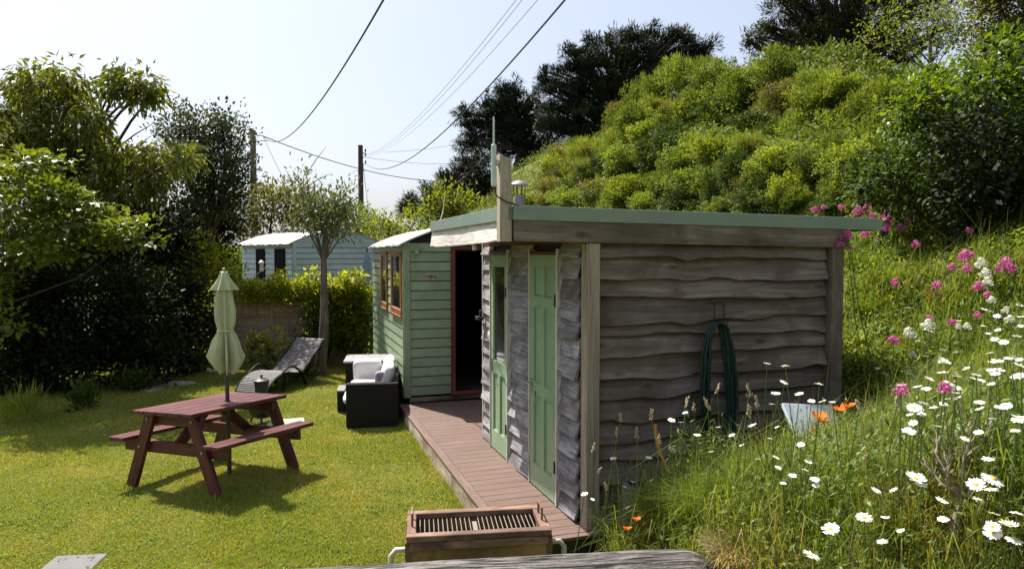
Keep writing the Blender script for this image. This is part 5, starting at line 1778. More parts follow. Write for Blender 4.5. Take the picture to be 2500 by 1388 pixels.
HB = [('willow', 1545, 270, 55, 45), ('willow', 1610, 235, 60, 50), ('willow', 1680, 212, 66, 50), ('willow', 1760, 206, 70, 50), ('willow', 1840, 198, 66, 48), ('willow', 1900, 192, 60, 44), ('willow', 1980, 212, 66, 44), ('willow', 2060, 230, 60, 40), ('yellow', 2130, 255, 60, 44),
      ('olive', 1490, 300, 40, 44), ('willow', 1560, 300, 60, 40), ('olive', 1640, 280, 70, 44), ('green', 1730, 255, 80, 44), ('willow', 1820, 250, 80, 50), ('olive', 1920, 245, 80, 50), ('willow', 2010, 265, 70, 50), ('yellow', 2090, 300, 60, 50), ('green', 2170, 320, 50, 50),
      ('yellow', 1500, 350, 50, 40), ('green', 1580, 340, 60, 40), ('deep', 1600, 370, 60, 36), ('deep', 1680, 335, 70, 40), ('deep', 1760, 310, 70, 40), ('deep', 1820, 320, 80, 36), ('deep', 1900, 320, 70, 36), ('green', 1970, 330, 70, 44), ('yellow', 2040, 360, 60, 44),
      ('grass', 1440, 400, 60, 44), ('grass', 1490, 400, 60, 40), ('olive', 1370, 380, 34, 30), ('deep', 1410, 365, 40, 26), ('yellow', 1340, 430, 44, 30), ('olive', 1380, 440, 50, 34), ('grass', 1430, 440, 50, 34),
      ('green', 1540, 390, 60, 36), ('deep', 1610, 400, 50, 30), ('green', 1680, 390, 60, 36), ('yellow', 1750, 380, 70, 36), ('green', 1840, 365, 70, 36), ('yellow', 1930, 380, 70, 40), ('green', 2010, 400, 66, 44), ('green', 2090, 390, 60, 50),
      ('olive', 1330, 480, 50, 30), ('green', 1400, 485, 60, 30), ('olive', 1470, 470, 60, 34), ('yellow', 1540, 460, 66, 36), ('green', 1620, 450, 66, 40), ('green', 1700, 450, 66, 44), ('deep', 1790, 440, 66, 44), ('green', 1870, 440, 66, 44), ('yellow', 1950, 450, 60, 44), ('green', 2040, 460, 60, 44), ('deep', 2110, 460, 50, 44),
      ('yellow', 1290, 500, 40, 24), ('green', 1500, 505, 50, 24), ('deep', 1660, 500, 60, 26), ('green', 1760, 500, 50, 26), ('deep', 1850, 505, 60, 26), ('green', 1930, 505, 50, 26), ('deep', 2010, 510, 40, 24), ('green', 1580, 505, 50, 24), ('olive', 1240, 490, 30, 26)]
hr = random.Random(4)
HB = [(k, px + hr.randint(-14, 14), py + hr.randint(-10, 10), rx * hr.uniform(0.8, 1.25), ry * hr.uniform(0.85, 1.1)) for k, px, py, rx, ry in HB]
for i in range(44):                                     # smaller growth between the big shrubs
    px = 1330 + i * 18.5 + hr.uniform(-8, 8)
    sky_y = 470 - (px - 1250) * 0.75 if px < 1600 else 215
    py = hr.uniform(max(sky_y, 215) + 25, 500)
    HB.append((hr.choice(['willow', 'yellow', 'green', 'deep', 'olive', 'grass', 'green']), round(px, 1), round(py, 1), hr.uniform(22, 50), hr.uniform(18, 40)))
for q in HB:
    hill_bush(*q)
TOPS = [('willow', 2005, 205, 70, 40, 25.0), ('green', 2060, 222, 66, 40, 23.5), ('willow', 2105, 215, 60, 44, 22.5), ('yellow', 2150, 240, 64, 44, 20.5), ('green', 2190, 235, 60, 40, 19.5), ('willow', 1950, 195, 60, 40, 26.0), ('olive', 2085, 262, 56, 36, 19.0), ('willow', 2040, 250, 60, 36, 20.0)]
HB = [(k, a, b, c, d) for k, a, b, c, d, e in TOPS]
for i, q in enumerate(TOPS):
    hill_bush(*q)
    bpy.data.objects[[o.name for o in C.objects if o.name.startswith('hillside_shrub')][-1]]['label'] = KLAB[q[0]] + ' on the right hill brow, ' + ['below the pine trunk', 'before the pine', 'left of the bare tree', 'beside the ivy top', 'against the ivy top', 'left of the pine', 'lowest there', 'below the brow'][i]
# white plumes on the hillside
# small trees at the upper right
bb = [bpx(*q, 15) for q in [(2150, 60, 40, 36), (2130, 110, 34, 26), (2200, 100, 36, 26), (2260, 60, 50, 40), (2310, 30, 50, 36), (2340, 90, 40, 36), (2290, 130, 40, 24), (2380, 50, 40, 40), (2180, 20, 30, 24)]]
tree('bare_branched_tree', 'thinly leaved tree with tangled bare branches at the upper right', 'tree', (9.3, 15.3, gz(9.3, 15.3)), bb, 0.065, MT['bark'], LF['hill'], seed=91, twigs=9,
     dens=150, L=0.09, W=0.045, out=0.5, rnd=0.9, rc=0.2, per=8, shell=(0.2, 1.2))
bb = [bpx(*q, 19) for q in [(2440, 40, 70, 60), (2500, 20, 60, 70), (2400, 110, 50, 40), (2480, 110, 60, 40), (2420, -40, 80, 50)]]
tree('brown_tree', 'brown-olive tree filling the top right corner', 'tree', (13.9, 19.3, gz(13.9, 19.3)), bb, 0.16, MT['bark_dark'], LF['brown'], seed=92, twigs=2, core=80,
     dens=300, L=0.11, W=0.06, out=0.5, rnd=0.8, rc=0.18, per=18)
# ivy thicket right, its lit top and shaded foot put into leaf colours
IV = [[(2260, 220, 70, 40), (2330, 200, 70, 40), (2210, 280, 60, 50), (2300, 280, 90, 60), (2250, 350, 80, 50)], [(2420, 160, 60, 40), (2480, 130, 50, 50), (2400, 220, 70, 40), (2490, 220, 60, 60), (2530, 300, 70, 110)],
      [(2380, 330, 90, 70), (2470, 400, 90, 90), (2400, 440, 90, 60), (2520, 470, 70, 80), (2440, 500, 90, 50), (2360, 510, 60, 40)], [(2190, 400, 60, 50), (2260, 440, 80, 50), (2140, 450, 44, 40), (2200, 490, 60, 30), (2310, 500, 70, 30)]]
IL = ['sunlit top of the glossy ivy thicket beside the bare tree', 'bright overhanging ivy at the right edge', 'black-shaded ivy thicket at the right edge', 'lower fringe of the ivy thicket above the pink flowers']
for i, bl in enumerate(IV):
    Yd = [9.2, 8.3, 7.7, 8.5][i]
    bb = [bpx(*q, Yd + 0.3 * math.sin(j * 1.9), 1.0) for j, q in enumerate(bl)]
    bx0 = bb[0][0][0]
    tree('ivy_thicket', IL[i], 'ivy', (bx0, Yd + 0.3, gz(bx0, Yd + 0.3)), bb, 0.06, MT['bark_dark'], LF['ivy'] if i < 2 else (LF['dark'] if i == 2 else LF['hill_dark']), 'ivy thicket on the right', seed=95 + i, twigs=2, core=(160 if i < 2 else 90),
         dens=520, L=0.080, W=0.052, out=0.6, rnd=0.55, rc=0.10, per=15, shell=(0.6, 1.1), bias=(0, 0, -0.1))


def undergrowth():
    """leafy ground cover over the whole slope between the shrubs"""
    n = 200000
    y = 7.0 * (46 / 7.0) ** RNG.random(n)
    x = RNG.uniform(-0.15, 0.95, n) * y
    w, s = sloc_(x, y)
    ok = (w > 2.9) & (s > -0.2)
    x, y = x[ok], y[ok]
    g = ground(x, y)
    n = len(x)
    sp1 = np.sin(x * 1.3 + 1.9 * np.sin(y * 0.7)) * np.sin(y * 1.1 + 1.3 * np.sin(x * 0.9))
    sp2 = np.sin(x * 3.7 + 2.1 * np.sin(y * 2.3)) * np.sin(y * 3.1 + x * 0.8)
    top = (0.30 + 0.26 * sp1 + 0.16 * sp2) * np.clip(y / 14, 0.45, 1.2)
    hh = np.maximum(0.03, top) * RNG.uniform(0.15, 1.0, n)
    P = np.stack([x, y, g + hh], 1)
    D = unit(n) + np.array([0, 0, 0.5])
    N = unit(n) * 0.6 + np.array([0, 0, 1.0])
    sc = np.clip(y / 14, 0.55, 1.3)
    v, f = leaf_geo(P, D, N, RNG.uniform(0.07, 0.16, n) * sc, RNG.uniform(0.03, 0.07, n) * sc)
    o = link('hillside_undergrowth', np_mesh('hillside_undergrowth', v, f, LF['hill_mid'], tint=np.clip(0.42 + 0.30 * sp1 + RNG.normal(0, 0.20, n), 0, 1)))
    tag(o, 'leafy ground cover over the hillside', 'undergrowth', kind='stuff')


def sloc_(x, y):
    return (x - P0.x) * U.x + (y - P0.y) * U.y, (x - P0.x) * V.x + (y - P0.y) * V.y


undergrowth()


# ================================================================== GRASS
def sloc(x, y):
    return (x - P0.x) * U.x + (y - P0.y) * U.y, (x - P0.x) * V.x + (y - P0.y) * V.y


def blocked(x, y):
    """under the deck, shed, hut or slabs"""
    w, s = sloc(x, y)
    b = (w > -0.63) & (w < 2.42) & (s > 0.0) & (s < 8.4)
    b |= (w > -0.63) & (w < 0.12) & (s > -0.18) & (s < 0.3)
    return b


def blades3(P, H, W, lean, az, curl=0.5):
    """three-triangle bent blades"""
    n = len(P)
    wd = np.stack([np.cos(az + math.pi / 2), np.sin(az + math.pi / 2), np.zeros(n)], 1) * (W[:, None] / 2)
    dr = np.stack([np.cos(az), np.sin(az), np.zeros(n)], 1)
    up = np.array([0, 0, 1.0])
    m = P + up * (H * 0.55 * np.cos(lean * 0.5))[:, None] + dr * (H * 0.55 * np.sin(lean * 0.5))[:, None]
    t = m + up * (H * 0.45 * np.cos(lean * (1 + curl)))[:, None] + dr * (H * 0.45 * np.sin(lean * (1 + curl)))[:, None]
    v = np.stack([P - wd, P + wd, m - wd * 0.75, m + wd * 0.75, t], 1).reshape(-1, 3)
    b = np.arange(n)[:, None] * 5
    f = np.concatenate([b + np.array([[0, 1, 3]]), b + np.array([[0, 3, 2]]), b + np.array([[2, 3, 4]])], 1).reshape(-1, 3)
    return v, f


def lawn_grass():
    n = 640000
    y = 4.0 * (15.0 / 4.0) ** RNG.random(n)
    x = np.where(RNG.random(n) < 0.92, RNG.uniform(-0.80, 0.12, n) * y - 0.25, RNG.uniform(-1.1, -0.8, n) * y - 0.25)
    ok = ~blocked(x, y) & (x > -12)
    w, s = sloc(x, y)
    ok &= (w < 0.0) | (s < -0.2)
    g = ground(x, y)
    ok &= (g < 0.22) & (y > 3.75)
    ok &= (np.abs(x - SLAB.x + 0.03) > 0.19) | (np.abs(y - SLAB.y + 0.075) > 0.185)      # keep the slab clear
    x, y, g = x[ok], y[ok], g[ok]
    n = len(x)
    near_deck = np.exp(-np.maximum(0, -0.63 - sloc(x, y)[0]) / 0.10) * (sloc(x, y)[1] > -0.3)
    H = RNG.uniform(0.012, 0.030, n) * (0.75 + 0.5 * (np.sin(x * 1.7 + 2 * np.sin(y * 0.9)) * np.sin(y * 1.3) > 0.1)) * (1 + 1.6 * near_deck)
    for lx, ly in ((-0.486, 0.585), (-0.486, -0.585), (0.486, 0.585), (0.486, -0.585)):     # uncut tufts round the table legs
        q = Mt @ Vector((lx, ly, 0))
        H = H * (1 + 1.8 * np.exp(-((x - q.x) ** 2 + (y - q.y) ** 2) / 0.012))
    far = (y / 6.0) ** 0.5
    W = RNG.uniform(0.003, 0.0058, n) * far
    az = RNG.uniform(0, 6.283, n)
    le = np.abs(RNG.normal(0.55, 0.35, n))
    P = np.stack([x, y, g - 0.002], 1)
    wd = np.stack([-np.sin(az), np.cos(az), np.zeros(n)], 1) * W[:, None]
    tip = P + np.stack([np.cos(az) * np.sin(le), np.sin(az) * np.sin(le), np.cos(le)], 1) * (H * 1.25)[:, None]
    v = np.stack([P - wd, P + wd, tip], 1).reshape(-1, 3)
    f = np.arange(n * 3).reshape(-1, 3)
    o = link('lawn_grass', np_mesh('lawn_grass', v, f, LF['lawn'], tint=np.where(RNG.random(n) < 0.02, 1.0, np.clip(RNG.normal(0.34, 0.16, n), 0, 0.66))))
    tag(o, 'short mown sunlit lawn grass', 'grass', kind='stuff')


lawn_grass()


def lawn_weeds():
    """clover and plantain leaves in patches through the turf"""
    n0 = 190
    y = 4.4 * (12.0 / 4.4) ** RNG.random(n0)
    x = RNG.uniform(-0.78, 0.0, n0) * y - 0.3
    k = 26
    X = np.repeat(x, k) + RNG.normal(size=n0 * k) * np.repeat(RNG.uniform(0.03, 0.13, n0), k)
    Y = np.repeat(y, k) + RNG.normal(size=n0 * k) * np.repeat(RNG.uniform(0.03, 0.13, n0), k)
    g = ground(X, Y)
    w, s = sloc(X, Y)
    ok = ~blocked(X, Y) & (g < 0.2) & ((w < -0.66) | (s < -0.25)) & (Y > 3.8)
    X, Y, g = X[ok], Y[ok], g[ok]
    n = len(X)
    P = np.stack([X, Y, g + RNG.uniform(0.01, 0.03, n)], 1)
    D = unit(n) * np.array([1, 1, 0.35]) + np.array([0, 0, 0.1])
    v, f = leaf_geo(P, D, unit(n) * 0.25 + np.array([0, 0, 1.0]), RNG.uniform(0.015, 0.035, n), RNG.uniform(0.010, 0.02, n))
    o = link('lawn_weeds', np_mesh('lawn_weeds', v, f, LF['clover'], tint=RNG.random(n)))
    tag(o, 'clover and broad weeds scattered through the lawn', 'weeds', kind='stuff')


lawn_weeds()


def meadow_pts(n, y0, y1, zmin=0.22):
    y = y0 * (y1 / y0) ** RNG.random(n)
    x = np.where(RNG.random(n) < 0.86, RNG.uniform(-0.02, 0.86, n) * y + 0.12, RNG.uniform(0.86, 1.25, n) * y + 0.3)
    w, s = sloc(x, y)
    ok = ~blocked(x, y) & (w > -0.15)
    g = ground(x, y)
    ok &= (g > zmin)
    ok &= ~((s > 0) & (w < 2.45))
    ok &= ~((y < 3.45) & (x < 0.62))
    ok &= x > 0.42 + 0.1 * np.sin(y * 5)
    return x[ok], y[ok], g[ok]


def meadow_grass():
    x, y, g = meadow_pts(175000, 1.0, 9.5)
    n = len(x)
    patch = 0.5 + 0.5 * np.sin(x * 3.1 + 1.7 * np.sin(y * 2.3)) * np.sin(y * 2.9 + 0.7)
    H = RNG.uniform(0.10, 0.28, n) * (0.6 + 0.7 * patch) * np.where(RNG.random(n) < 0.05, 1.7, 1.0)
    H *= (0.55 + 0.45 * sst(1.2, 2.6, y)) * (1 + 0.45 * sst(3.2, 4.6, y)) * np.where(RNG.random(n) < 0.08, 1.5, 1.0)
    H *= 1 - 0.7 * np.exp(-((x - BOXP[0] + 0.05) ** 2 + (y - BOXP[1] + 0.25) ** 2) / 0.10)      # trodden short round the box
    W = RNG.uniform(0.0028, 0.0065, n) * np.clip((y / 3.0) ** 0.6, 0.6, 2.0)
    le = np.abs(RNG.normal(0.62, 0.38, n))
    az = RNG.uniform(0, 6.283, n)
    v, f = blades3(np.stack([x, y, g - 0.01], 1), H, W, le, az, 0.8)
    tn = np.clip(RNG.normal(0.30 + 0.35 * patch, 0.22, n), 0, 1)
    o = link('meadow_grass', np_mesh('meadow_grass', v, f, LF['meadow'], tint=np.repeat(tn, 3)))
    tag(o, 'long unmown meadow grass on the bank', 'grass', kind='stuff')
    # leafy herbs between the blades
    x, y, g = meadow_pts(90000, 1.3, 9.5)
    n = len(x)
    hh = RNG.uniform(0.01, 0.22, n) * (0.5 + 0.5 * sst(1.2, 2.6, y))
    P = np.stack([x, y, g + hh], 1)
    D = unit(n) + np.array([0, 0, 0.35])
    N = unit(n) * 0.5 + np.array([0, 0, 1.0])
    sc = np.clip((y / 3.0) ** 0.5, 0.7, 1.6)
    v, f = leaf_geo(P, D, N, RNG.uniform(0.018, 0.055, n) * sc, RNG.uniform(0.006, 0.018, n) * sc)
    o = link('meadow_herbs', np_mesh('meadow_herbs', v, f, LF['herb'], tint=np.clip(RNG.normal(0.5, 0.28, n), 0, 1)))
    tag(o, 'small leafy herbs mixed into the meadow grass', 'herbs', kind='stuff')
    # dry straw stalks
    x, y, g = meadow_pts(2600, 1.5, 8)
    n = len(x)
    v, f = blades3(np.stack([x, y, g - 0.01], 1), RNG.uniform(0.2, 0.5, n), RNG.uniform(0.002, 0.004, n) * np.clip(y / 3, 0.7, 1.8), np.abs(RNG.normal(0.5, 0.4, n)), RNG.uniform(0, 6.28, n), 0.5)
    o = link('dry_stalks', np_mesh('dry_stalks', v, f, LF['straw'], tint=np.repeat(RNG.random(n), 3)))
    tag(o, 'dry straw stalks standing in the meadow grass', 'grass', kind='stuff')


meadow_grass()


def above_ground(px, py, h, y0=1.35, y1=9.0):
    """a point on the sight line that stands h above the ground"""
    d = ray(px, py)
    t = np.linspace(y0, y1, 1200) / d.y
    gx, gy, zz = d.x * t, d.y * t, EYE + d.z * t
    w, s = sloc(gx, gy)
    dh = zz - ground(gx, gy) - h
    bad = (s > -0.12) & (w < 2.45)
    i = np.nonzero((dh < 0) & ~bad)[0]
    lim = np.nonzero(bad)[0]
    j = i[0] if len(i) else len(t) - 1
    if len(lim) and lim[0] <= j:
        j = max(0, lim[0] - 1)
    return Vector((gx[j], gy[j], zz[j]))


# ------------------------------------------------------------------ tufts, herb mounds
def tuft(px, py, wpx, hpx, lf, label, nb=420, width=0.010, lean=0.75, Y=None, name='grass_tuft', cat='grass tuft', grp='grass tufts on the bank'):
    p = pg(px, py) if Y is None else pY(px, py, Y)
    p.z = gz(p.x, p.y)
    k = p.y / F_PX
    R, H = wpx * k * 0.5, hpx * k
    a = RNG.uniform(0, 6.283, nb)
    rr = np.sqrt(RNG.random(nb)) * R * 0.55
    P = np.stack([rr * np.cos(a), rr * np.sin(a), np.zeros(nb) - 0.03], 1)
    az = a + RNG.normal(0, 0.5, nb)
    v, f = blades3(P, H * RNG.uniform(0.7, 1.5, nb), width * RNG.uniform(0.6, 1.3, nb), np.abs(RNG.normal(lean, 0.25, nb)) * (0.4 + 0.6 * rr / (R * 0.55)), az, 0.9)
    o = empty(name, p, 0, label, cat, grp)
    link('blades', np_mesh('blades', v, f, LF[lf], tint=np.repeat(np.clip(RNG.normal(0.55, 0.25, nb), 0, 1), 3)), o)


for i, (px, py, wp, hp_, lf, lb) in enumerate((
        (2110, 680, 110, 70, 'lush', 'arching bright grass tuft at the right end of the shed'), (2180, 720, 120, 80, 'lush', 'arching bright grass tuft below the small pink flower'),
        (2270, 690, 90, 60, 'lush', 'grass tuft between the pink and the cream flowers'), (2120, 780, 90, 60, 'lush', 'arching grass tuft above the brown dry patch'),
        (2180, 1060, 120, 80, 'lush', 'bright grass tuft right of the white box lid'), (2120, 1040, 80, 60, 'lush', 'spiky grass tuft behind the white box lid'),
        (2190, 1340, 120, 90, 'lush', 'bright green grass tuft at the bottom right of the meadow'), (1640, 1265, 140, 80, 'lush', 'pale green tuft in front of the slate trough'),
        (1560, 1300, 120, 50, 'lush', 'low pale green growth behind the end of the log'), (1760, 1250, 140, 70, 'meadow', 'feathery green tuft below the hose'),
        (1880, 1180, 140, 70, 'meadow', 'feathery green tuft below the orange poppies'), (1800, 1380, 220, 70, 'straw', 'straw-coloured grass clump past the end of the log'),
        (2080, 830, 60, 30, 'straw', 'dry brown grass patch beside the shed corner'),
        (1630, 1290, 150, 110, 'meadow', 'upright meadow tuft right of the slate trough'), (1705, 1270, 150, 110, 'meadow', 'upright meadow tuft below the ochre pipe'), (1790, 1235, 150, 100, 'lush', 'upright tuft in front of the hose end'),
        (1865, 1205, 150, 100, 'meadow', 'upright tuft left of the lowest poppy'), (1940, 1190, 140, 80, 'lush', 'bright tuft below the lowest poppy'))):
    tuft(px, py, wp, hp_, lf, lb, nb=520 if i < 9 else 700, width=0.0075 if i < 6 else 0.0045)


def mound(px, py, wpx, hpx, lf, label, dens=500, L=0.05, W=0.022):
    p = pg(px, py)
    k = p.y / F_PX
    bb = [((0, 0, hpx * k * 0.35), (wpx * k * 0.5, wpx * k * 0.4, hpx * k * 0.7))]
    o = empty('herb_mound', p, 0, label, 'plant', 'leafy mounds on the bank')
    link('leaves', crown_mesh('leaves', LF[lf], bb, dens=dens, L=L, W=W, rc=0.05, per=12, shell=(0.3, 1.1), bias=(0, 0, 0.5)), o)


for (px, py, wp, hp_, lf, lb) in (
        (2120, 600, 120, 60, 'herb', 'grey-green leafy mound below the pink flowers by the roof end'), (2230, 610, 120, 60, 'hill_dark', 'dark leafy mound right of the roof end'),
        (2330, 580, 110, 60, 'hill_dark', 'dark leafy mound below the ivy thicket'), (2440, 590, 120, 70, 'herb', 'leafy mound at the right edge above the pink flowers'),
        (2310, 640, 90, 50, 'olive', 'olive leafy mound between pink flowers'), (2300, 760, 110, 60, 'russet', 'russet leafy mound in the middle of the bank'),
        (2370, 690, 90, 40, 'russet', 'russet leafy mound below the pink flowers'), (2450, 720, 90, 60, 'herb', 'grey-green mound below the large pink flower'),
        (2090, 880, 90, 70, 'olive', 'mottled brown and green mound against the shed corner'), (2150, 860, 90, 60, 'hill_dark', 'dark mound right of the shed corner'),
        (2110, 950, 90, 60, 'hill_dark', 'dark shaded mound behind the white box'), (2220, 830, 90, 50, 'olive', 'dry mottled mound left of the cream flowers'),
        (2400, 560, 70, 40, 'russet', 'russet mound under the ivy thicket'),
        (2170, 960, 90, 50, 'hill_dark', 'dark leafy mound above the bright tuft by the box'), (2250, 890, 80, 40, 'herb', 'leafy mound under the upper daisies'), (2180, 900, 80, 40, 'olive', 'olive mound left of the upper daisies'),
        (2130, 700, 90, 50, 'hill_dark', 'dark mound between the arching grass tufts'), (2240, 750, 90, 44, 'hill_dark', 'dark mound left of the russet one'), (2380, 850, 90, 40, 'herb', 'grey-green mound among the right-hand daisies'),
        (2480, 680, 80, 50, 'russet', 'russet mound by the largest pink flower'), (2330, 1010, 90, 36, 'herb', 'leafy mound above the bare shrub'), (2200, 1010, 70, 34, 'olive', 'olive mound right of the box')):
    mound(px, py, wp, hp_, lf, lb)

def bank_foliage():
    """broad-leaved growth crowding the slope right of the shed"""
    n0 = 5200
    y = 3.6 * (10.0 / 3.6) ** RNG.random(n0)
    x = RNG.uniform(0.40, 0.95, n0) * y
    w, s = sloc(x, y)
    keep = (w > 2.5) & (s > -1.4) & (RNG.random(n0) < 0.35 + 0.65 * sst(-0.6, 0.4, s))
    x, y = x[keep], y[keep]
    n0 = len(x)
    k = 22
    r0 = np.repeat(RNG.uniform(0.04, 0.13, n0), k)
    X = np.repeat(x, k) + RNG.normal(size=n0 * k) * r0
    Y = np.repeat(y, k) + RNG.normal(size=n0 * k) * r0
    hgt = np.repeat(RNG.uniform(0.08, 0.50, n0) * (0.6 + 0.4 * np.sin(x * 2.7) * np.sin(y * 2.1)), k) * RNG.uniform(0.25, 1.0, n0 * k)
    P = np.stack([X, Y, ground(X, Y) + hgt], 1)
    n = len(P)
    w, s = sloc(X, Y)
    ok = (w > 2.45)
    P = P[ok]
    tn = np.clip(np.repeat(RNG.random(n0), k) * 0.7 + RNG.random(n) * 0.3, 0, 1)[ok]
    n = len(P)
    D = unit(n) + np.array([0, 0, 0.25])
    v, f = leaf_geo(P, D, unit(n) * 0.5 + np.array([0, 0, 1.0]), RNG.uniform(0.035, 0.085, n), RNG.uniform(0.015, 0.036, n))
    o = link('bank_foliage', np_mesh('bank_foliage', v, f, LF['hill'], tint=tn))
    tag(o, 'mixed broad-leaved growth over the bank right of the shed', 'undergrowth', kind='stuff')


bank_foliage()


def shed_foot_weeds():
    """thin leafy stems crowding the foot of the shed front"""
    n = 2300
    a = RNG.uniform(0.15, 2.35, n)
    b = -(0.14 + 1.05 * RNG.random(n) ** 0.8)
    x = P0.x + U.x * a + V.x * b
    y = P0.y + U.y * a + V.y * b
    g = ground(x, y)
    H = RNG.uniform(0.22, 0.62, n) * (0.75 + 0.35 * np.sin(a * 5) * np.sin(a * 2.3 + 1))
    az = RNG.uniform(0, 6.283, n)
    le = np.abs(RNG.normal(0.25, 0.2, n))
    P = np.stack([x, y, g - 0.02], 1)
    v1, f1 = blades3(P, H, RNG.uniform(0.003, 0.006, n), le, az, 0.5)
    k = 9
    t = RNG.random((n, k)) * 0.85 + 0.1
    Q = np.repeat(P, k, 0)
    hh = (t * H[:, None]).ravel()
    Q[:, 2] += hh * 0.95
    Q[:, 0] += np.repeat(np.cos(az) * np.sin(le * 0.6), k) * hh
    Q[:, 1] += np.repeat(np.sin(az) * np.sin(le * 0.6), k) * hh
    m_ = len(Q)
    v2, f2 = leaf_geo(Q, unit(m_) + np.array([0, 0, 0.5]), unit(m_) * 0.5 + np.array([0, 0, 1.0]), RNG.uniform(0.02, 0.05, m_), RNG.uniform(0.005, 0.013, m_))
    tri = np.concatenate([f2[:, [0, 1, 2]], f2[:, [0, 2, 3]]]) + len(v1)
    tn = np.concatenate([np.repeat(RNG.random(n), 3), RNG.random(len(tri))])
    o = link('shed_foot_weeds', np_mesh('shed_foot_weeds', np.concatenate([v1, v2]), np.concatenate([f1, tri]), LF['herb'], tint=tn))
    tag(o, 'tall thin weeds crowding the foot of the shed front', 'weeds', kind='stuff')


shed_foot_weeds()
# ------------------------------------------------------------------ flowers
def petal_ring(n, r0, r1, w, cup, seed, rows=1):
    r = random.Random(seed)
    vs_, fs_ = [], []
    for k in range(n):
        a = 2 * math.pi * k / n + r.uniform(-0.08, 0.08)
        L = r1 * r.uniform(0.88, 1.06)
        tz = r.uniform(-0.12, 0.12) * r1 + cup * r1
        ca, sa = math.cos(a), math.sin(a)
        ww = w * r.uniform(0.85, 1.15)
        pts = [(r0, -ww * 0.25, 0), (r0, ww * 0.25, 0), (L * 0.62, ww * 0.5, tz * 0.55 + 0.0008), (L * 0.62, -ww * 0.5, tz * 0.55 + 0.0008), (L * 0.97, ww * 0.26, tz), (L * 0.97, -ww * 0.26, tz)]
        b = len(vs_)
        for (x, y_, z) in pts:
            vs_.append((x * ca - y_ * sa, x * sa + y_ * ca, z))
        fs_ += [(b, b + 1, b + 2, b + 3), (b + 3, b + 2, b + 4, b + 5)]
    return MB().add(vs_, fs_)


DH = [petal_ring(20, 0.18, 1.0, 0.30, c, s_).mesh('petals', MT['petal_white']) for c, s_ in ((0.05, 1), (-0.18, 2), (0.22, 3))]
DD = MB().lathe([(0.24, -0.03), (0.26, 0.03), (0.20, 0.085), (0.10, 0.11), (0.01, 0.115)], 12).mesh('disc', MT['daisy_disc'], True)
DBK = MB().lathe([(0.05, -0.16), (0.22, -0.10), (0.26, -0.035), (0.2, -0.03)], 10).mesh('calyx', MT['stem'], True)


def stem_to_ground(top, r, lean_seed):
    rr = random.Random(lean_seed)
    h = top.z - gz(top.x, top.y)
    bx_ = top.x + rr.uniform(-0.3, 0.3) * h
    by_ = top.y + rr.uniform(-0.15, 0.3) * h
    w, s = sloc(bx_, by_)
    if s > -0.06 and w < 2.45:
        bx_, by_ = top.x, top.y - 0.05
    g = Vector((bx_, by_, gz(bx_, by_) - 0.02))
    mid = g.lerp(top, 0.55) + Vector(((g.x - top.x) * -0.15, (g.y - top.y) * -0.15, 0.03 * h))
    return g, [Vector((0, 0, 0)), (mid - g) * 0.55, mid - g, top - g], [r * 1.2, r * 1.1, r, r * 0.8]


def dzone(px, py):
    if px < 1620:
        return 'near the left end of the shed front'
    if px < 1830:
        return 'in front of the hanging hose'
    if px < 2060:
        return 'high before the shed boards' if py < 1000 else ('left of the poppies' if py < 1125 else 'below the poppies')
    if py < 840:
        return 'atop the bank left of the cream flowers' if px < 2340 else ('atop the bank under the pink flowers' if px < 2430 else 'at the top right of the bank')
    if py < 915:
        return 'on the upper bank by the cream flowers' if px < 2380 else 'on the upper bank at the right edge'
    if py < 1030:
        return 'in the middle of the bank' if px < 2300 else ('on the mid bank above the bare shrub' if px < 2375 else ('on the mid bank right of the bare shrub' if px < 2440 else 'on the mid bank by the right edge'))
    if py < 1150:
        return 'near the bare shrub twigs'
    return 'in the lower meadow left of the bare shrub' if px < 2330 else ('in the cluster right of the bare shrub' if py < 1235 else 'in the bottom right corner')


def daisy(i, px, py, wpx, label=None):
    h = 0.34 if px > 2050 else 0.42
    rr0 = random.Random(i + 77)
    if px < 2090 and py < 1010:
        h = 0.62
    top = above_ground(px, py, h * random.Random(i).uniform(0.8, 1.15), 4.0 if px < 1660 else 1.35)
    if px < 2060:                                       # tall stems lean out into the light
        cap = 4.4 if px < 1620 else 3.85 + 0.3 * rr0.random()
        if top.y > cap:
            top = pY(px, py, cap)
    size = min(0.062, max(0.036, wpx * top.y / F_PX)) * rr0.uniform(0.8, 1.05)
    if wpx >= 44:
        size = min(0.070, wpx * top.y / F_PX)
    rr = random.Random(900 + i)
    g, pts, rad = stem_to_ground(top, 0.0022 * max(1, top.y / 3.0), i)
    zn = dzone(px, py)
    same = sorted(q for q in DZ if dzone(q[0], q[1]) == zn)
    if label is None:
        label = 'white daisy ' + zn + (', ' + ORD[same.index((px, py, wpx))].replace(' from the left', ' from left') if len(same) > 1 else '')
    o = empty('oxeye_daisy', g, 0, label, 'daisy', 'white daisies on the bank')
    tubeobj('stem', pts, rad, MT['stem'], o, 5)
    face = Vector((rr.uniform(-0.55, 0.35), rr.uniform(-0.35, 0.35) - (0.14 if wpx > 30 else 0.0), 1.0)).normalized()
    M = T(top - g) @ face.to_track_quat('Z', 'Y').to_matrix().to_4x4() @ Matrix.Rotation(rr.uniform(0, 6), 4, 'Z') @ Matrix.Scale(size / 2, 4)
    link('petals', DH[rr.choice([0, 0, 1, 2])], o, M)
    link('disc', DD, o, M)
    link('calyx', DBK, o, M)


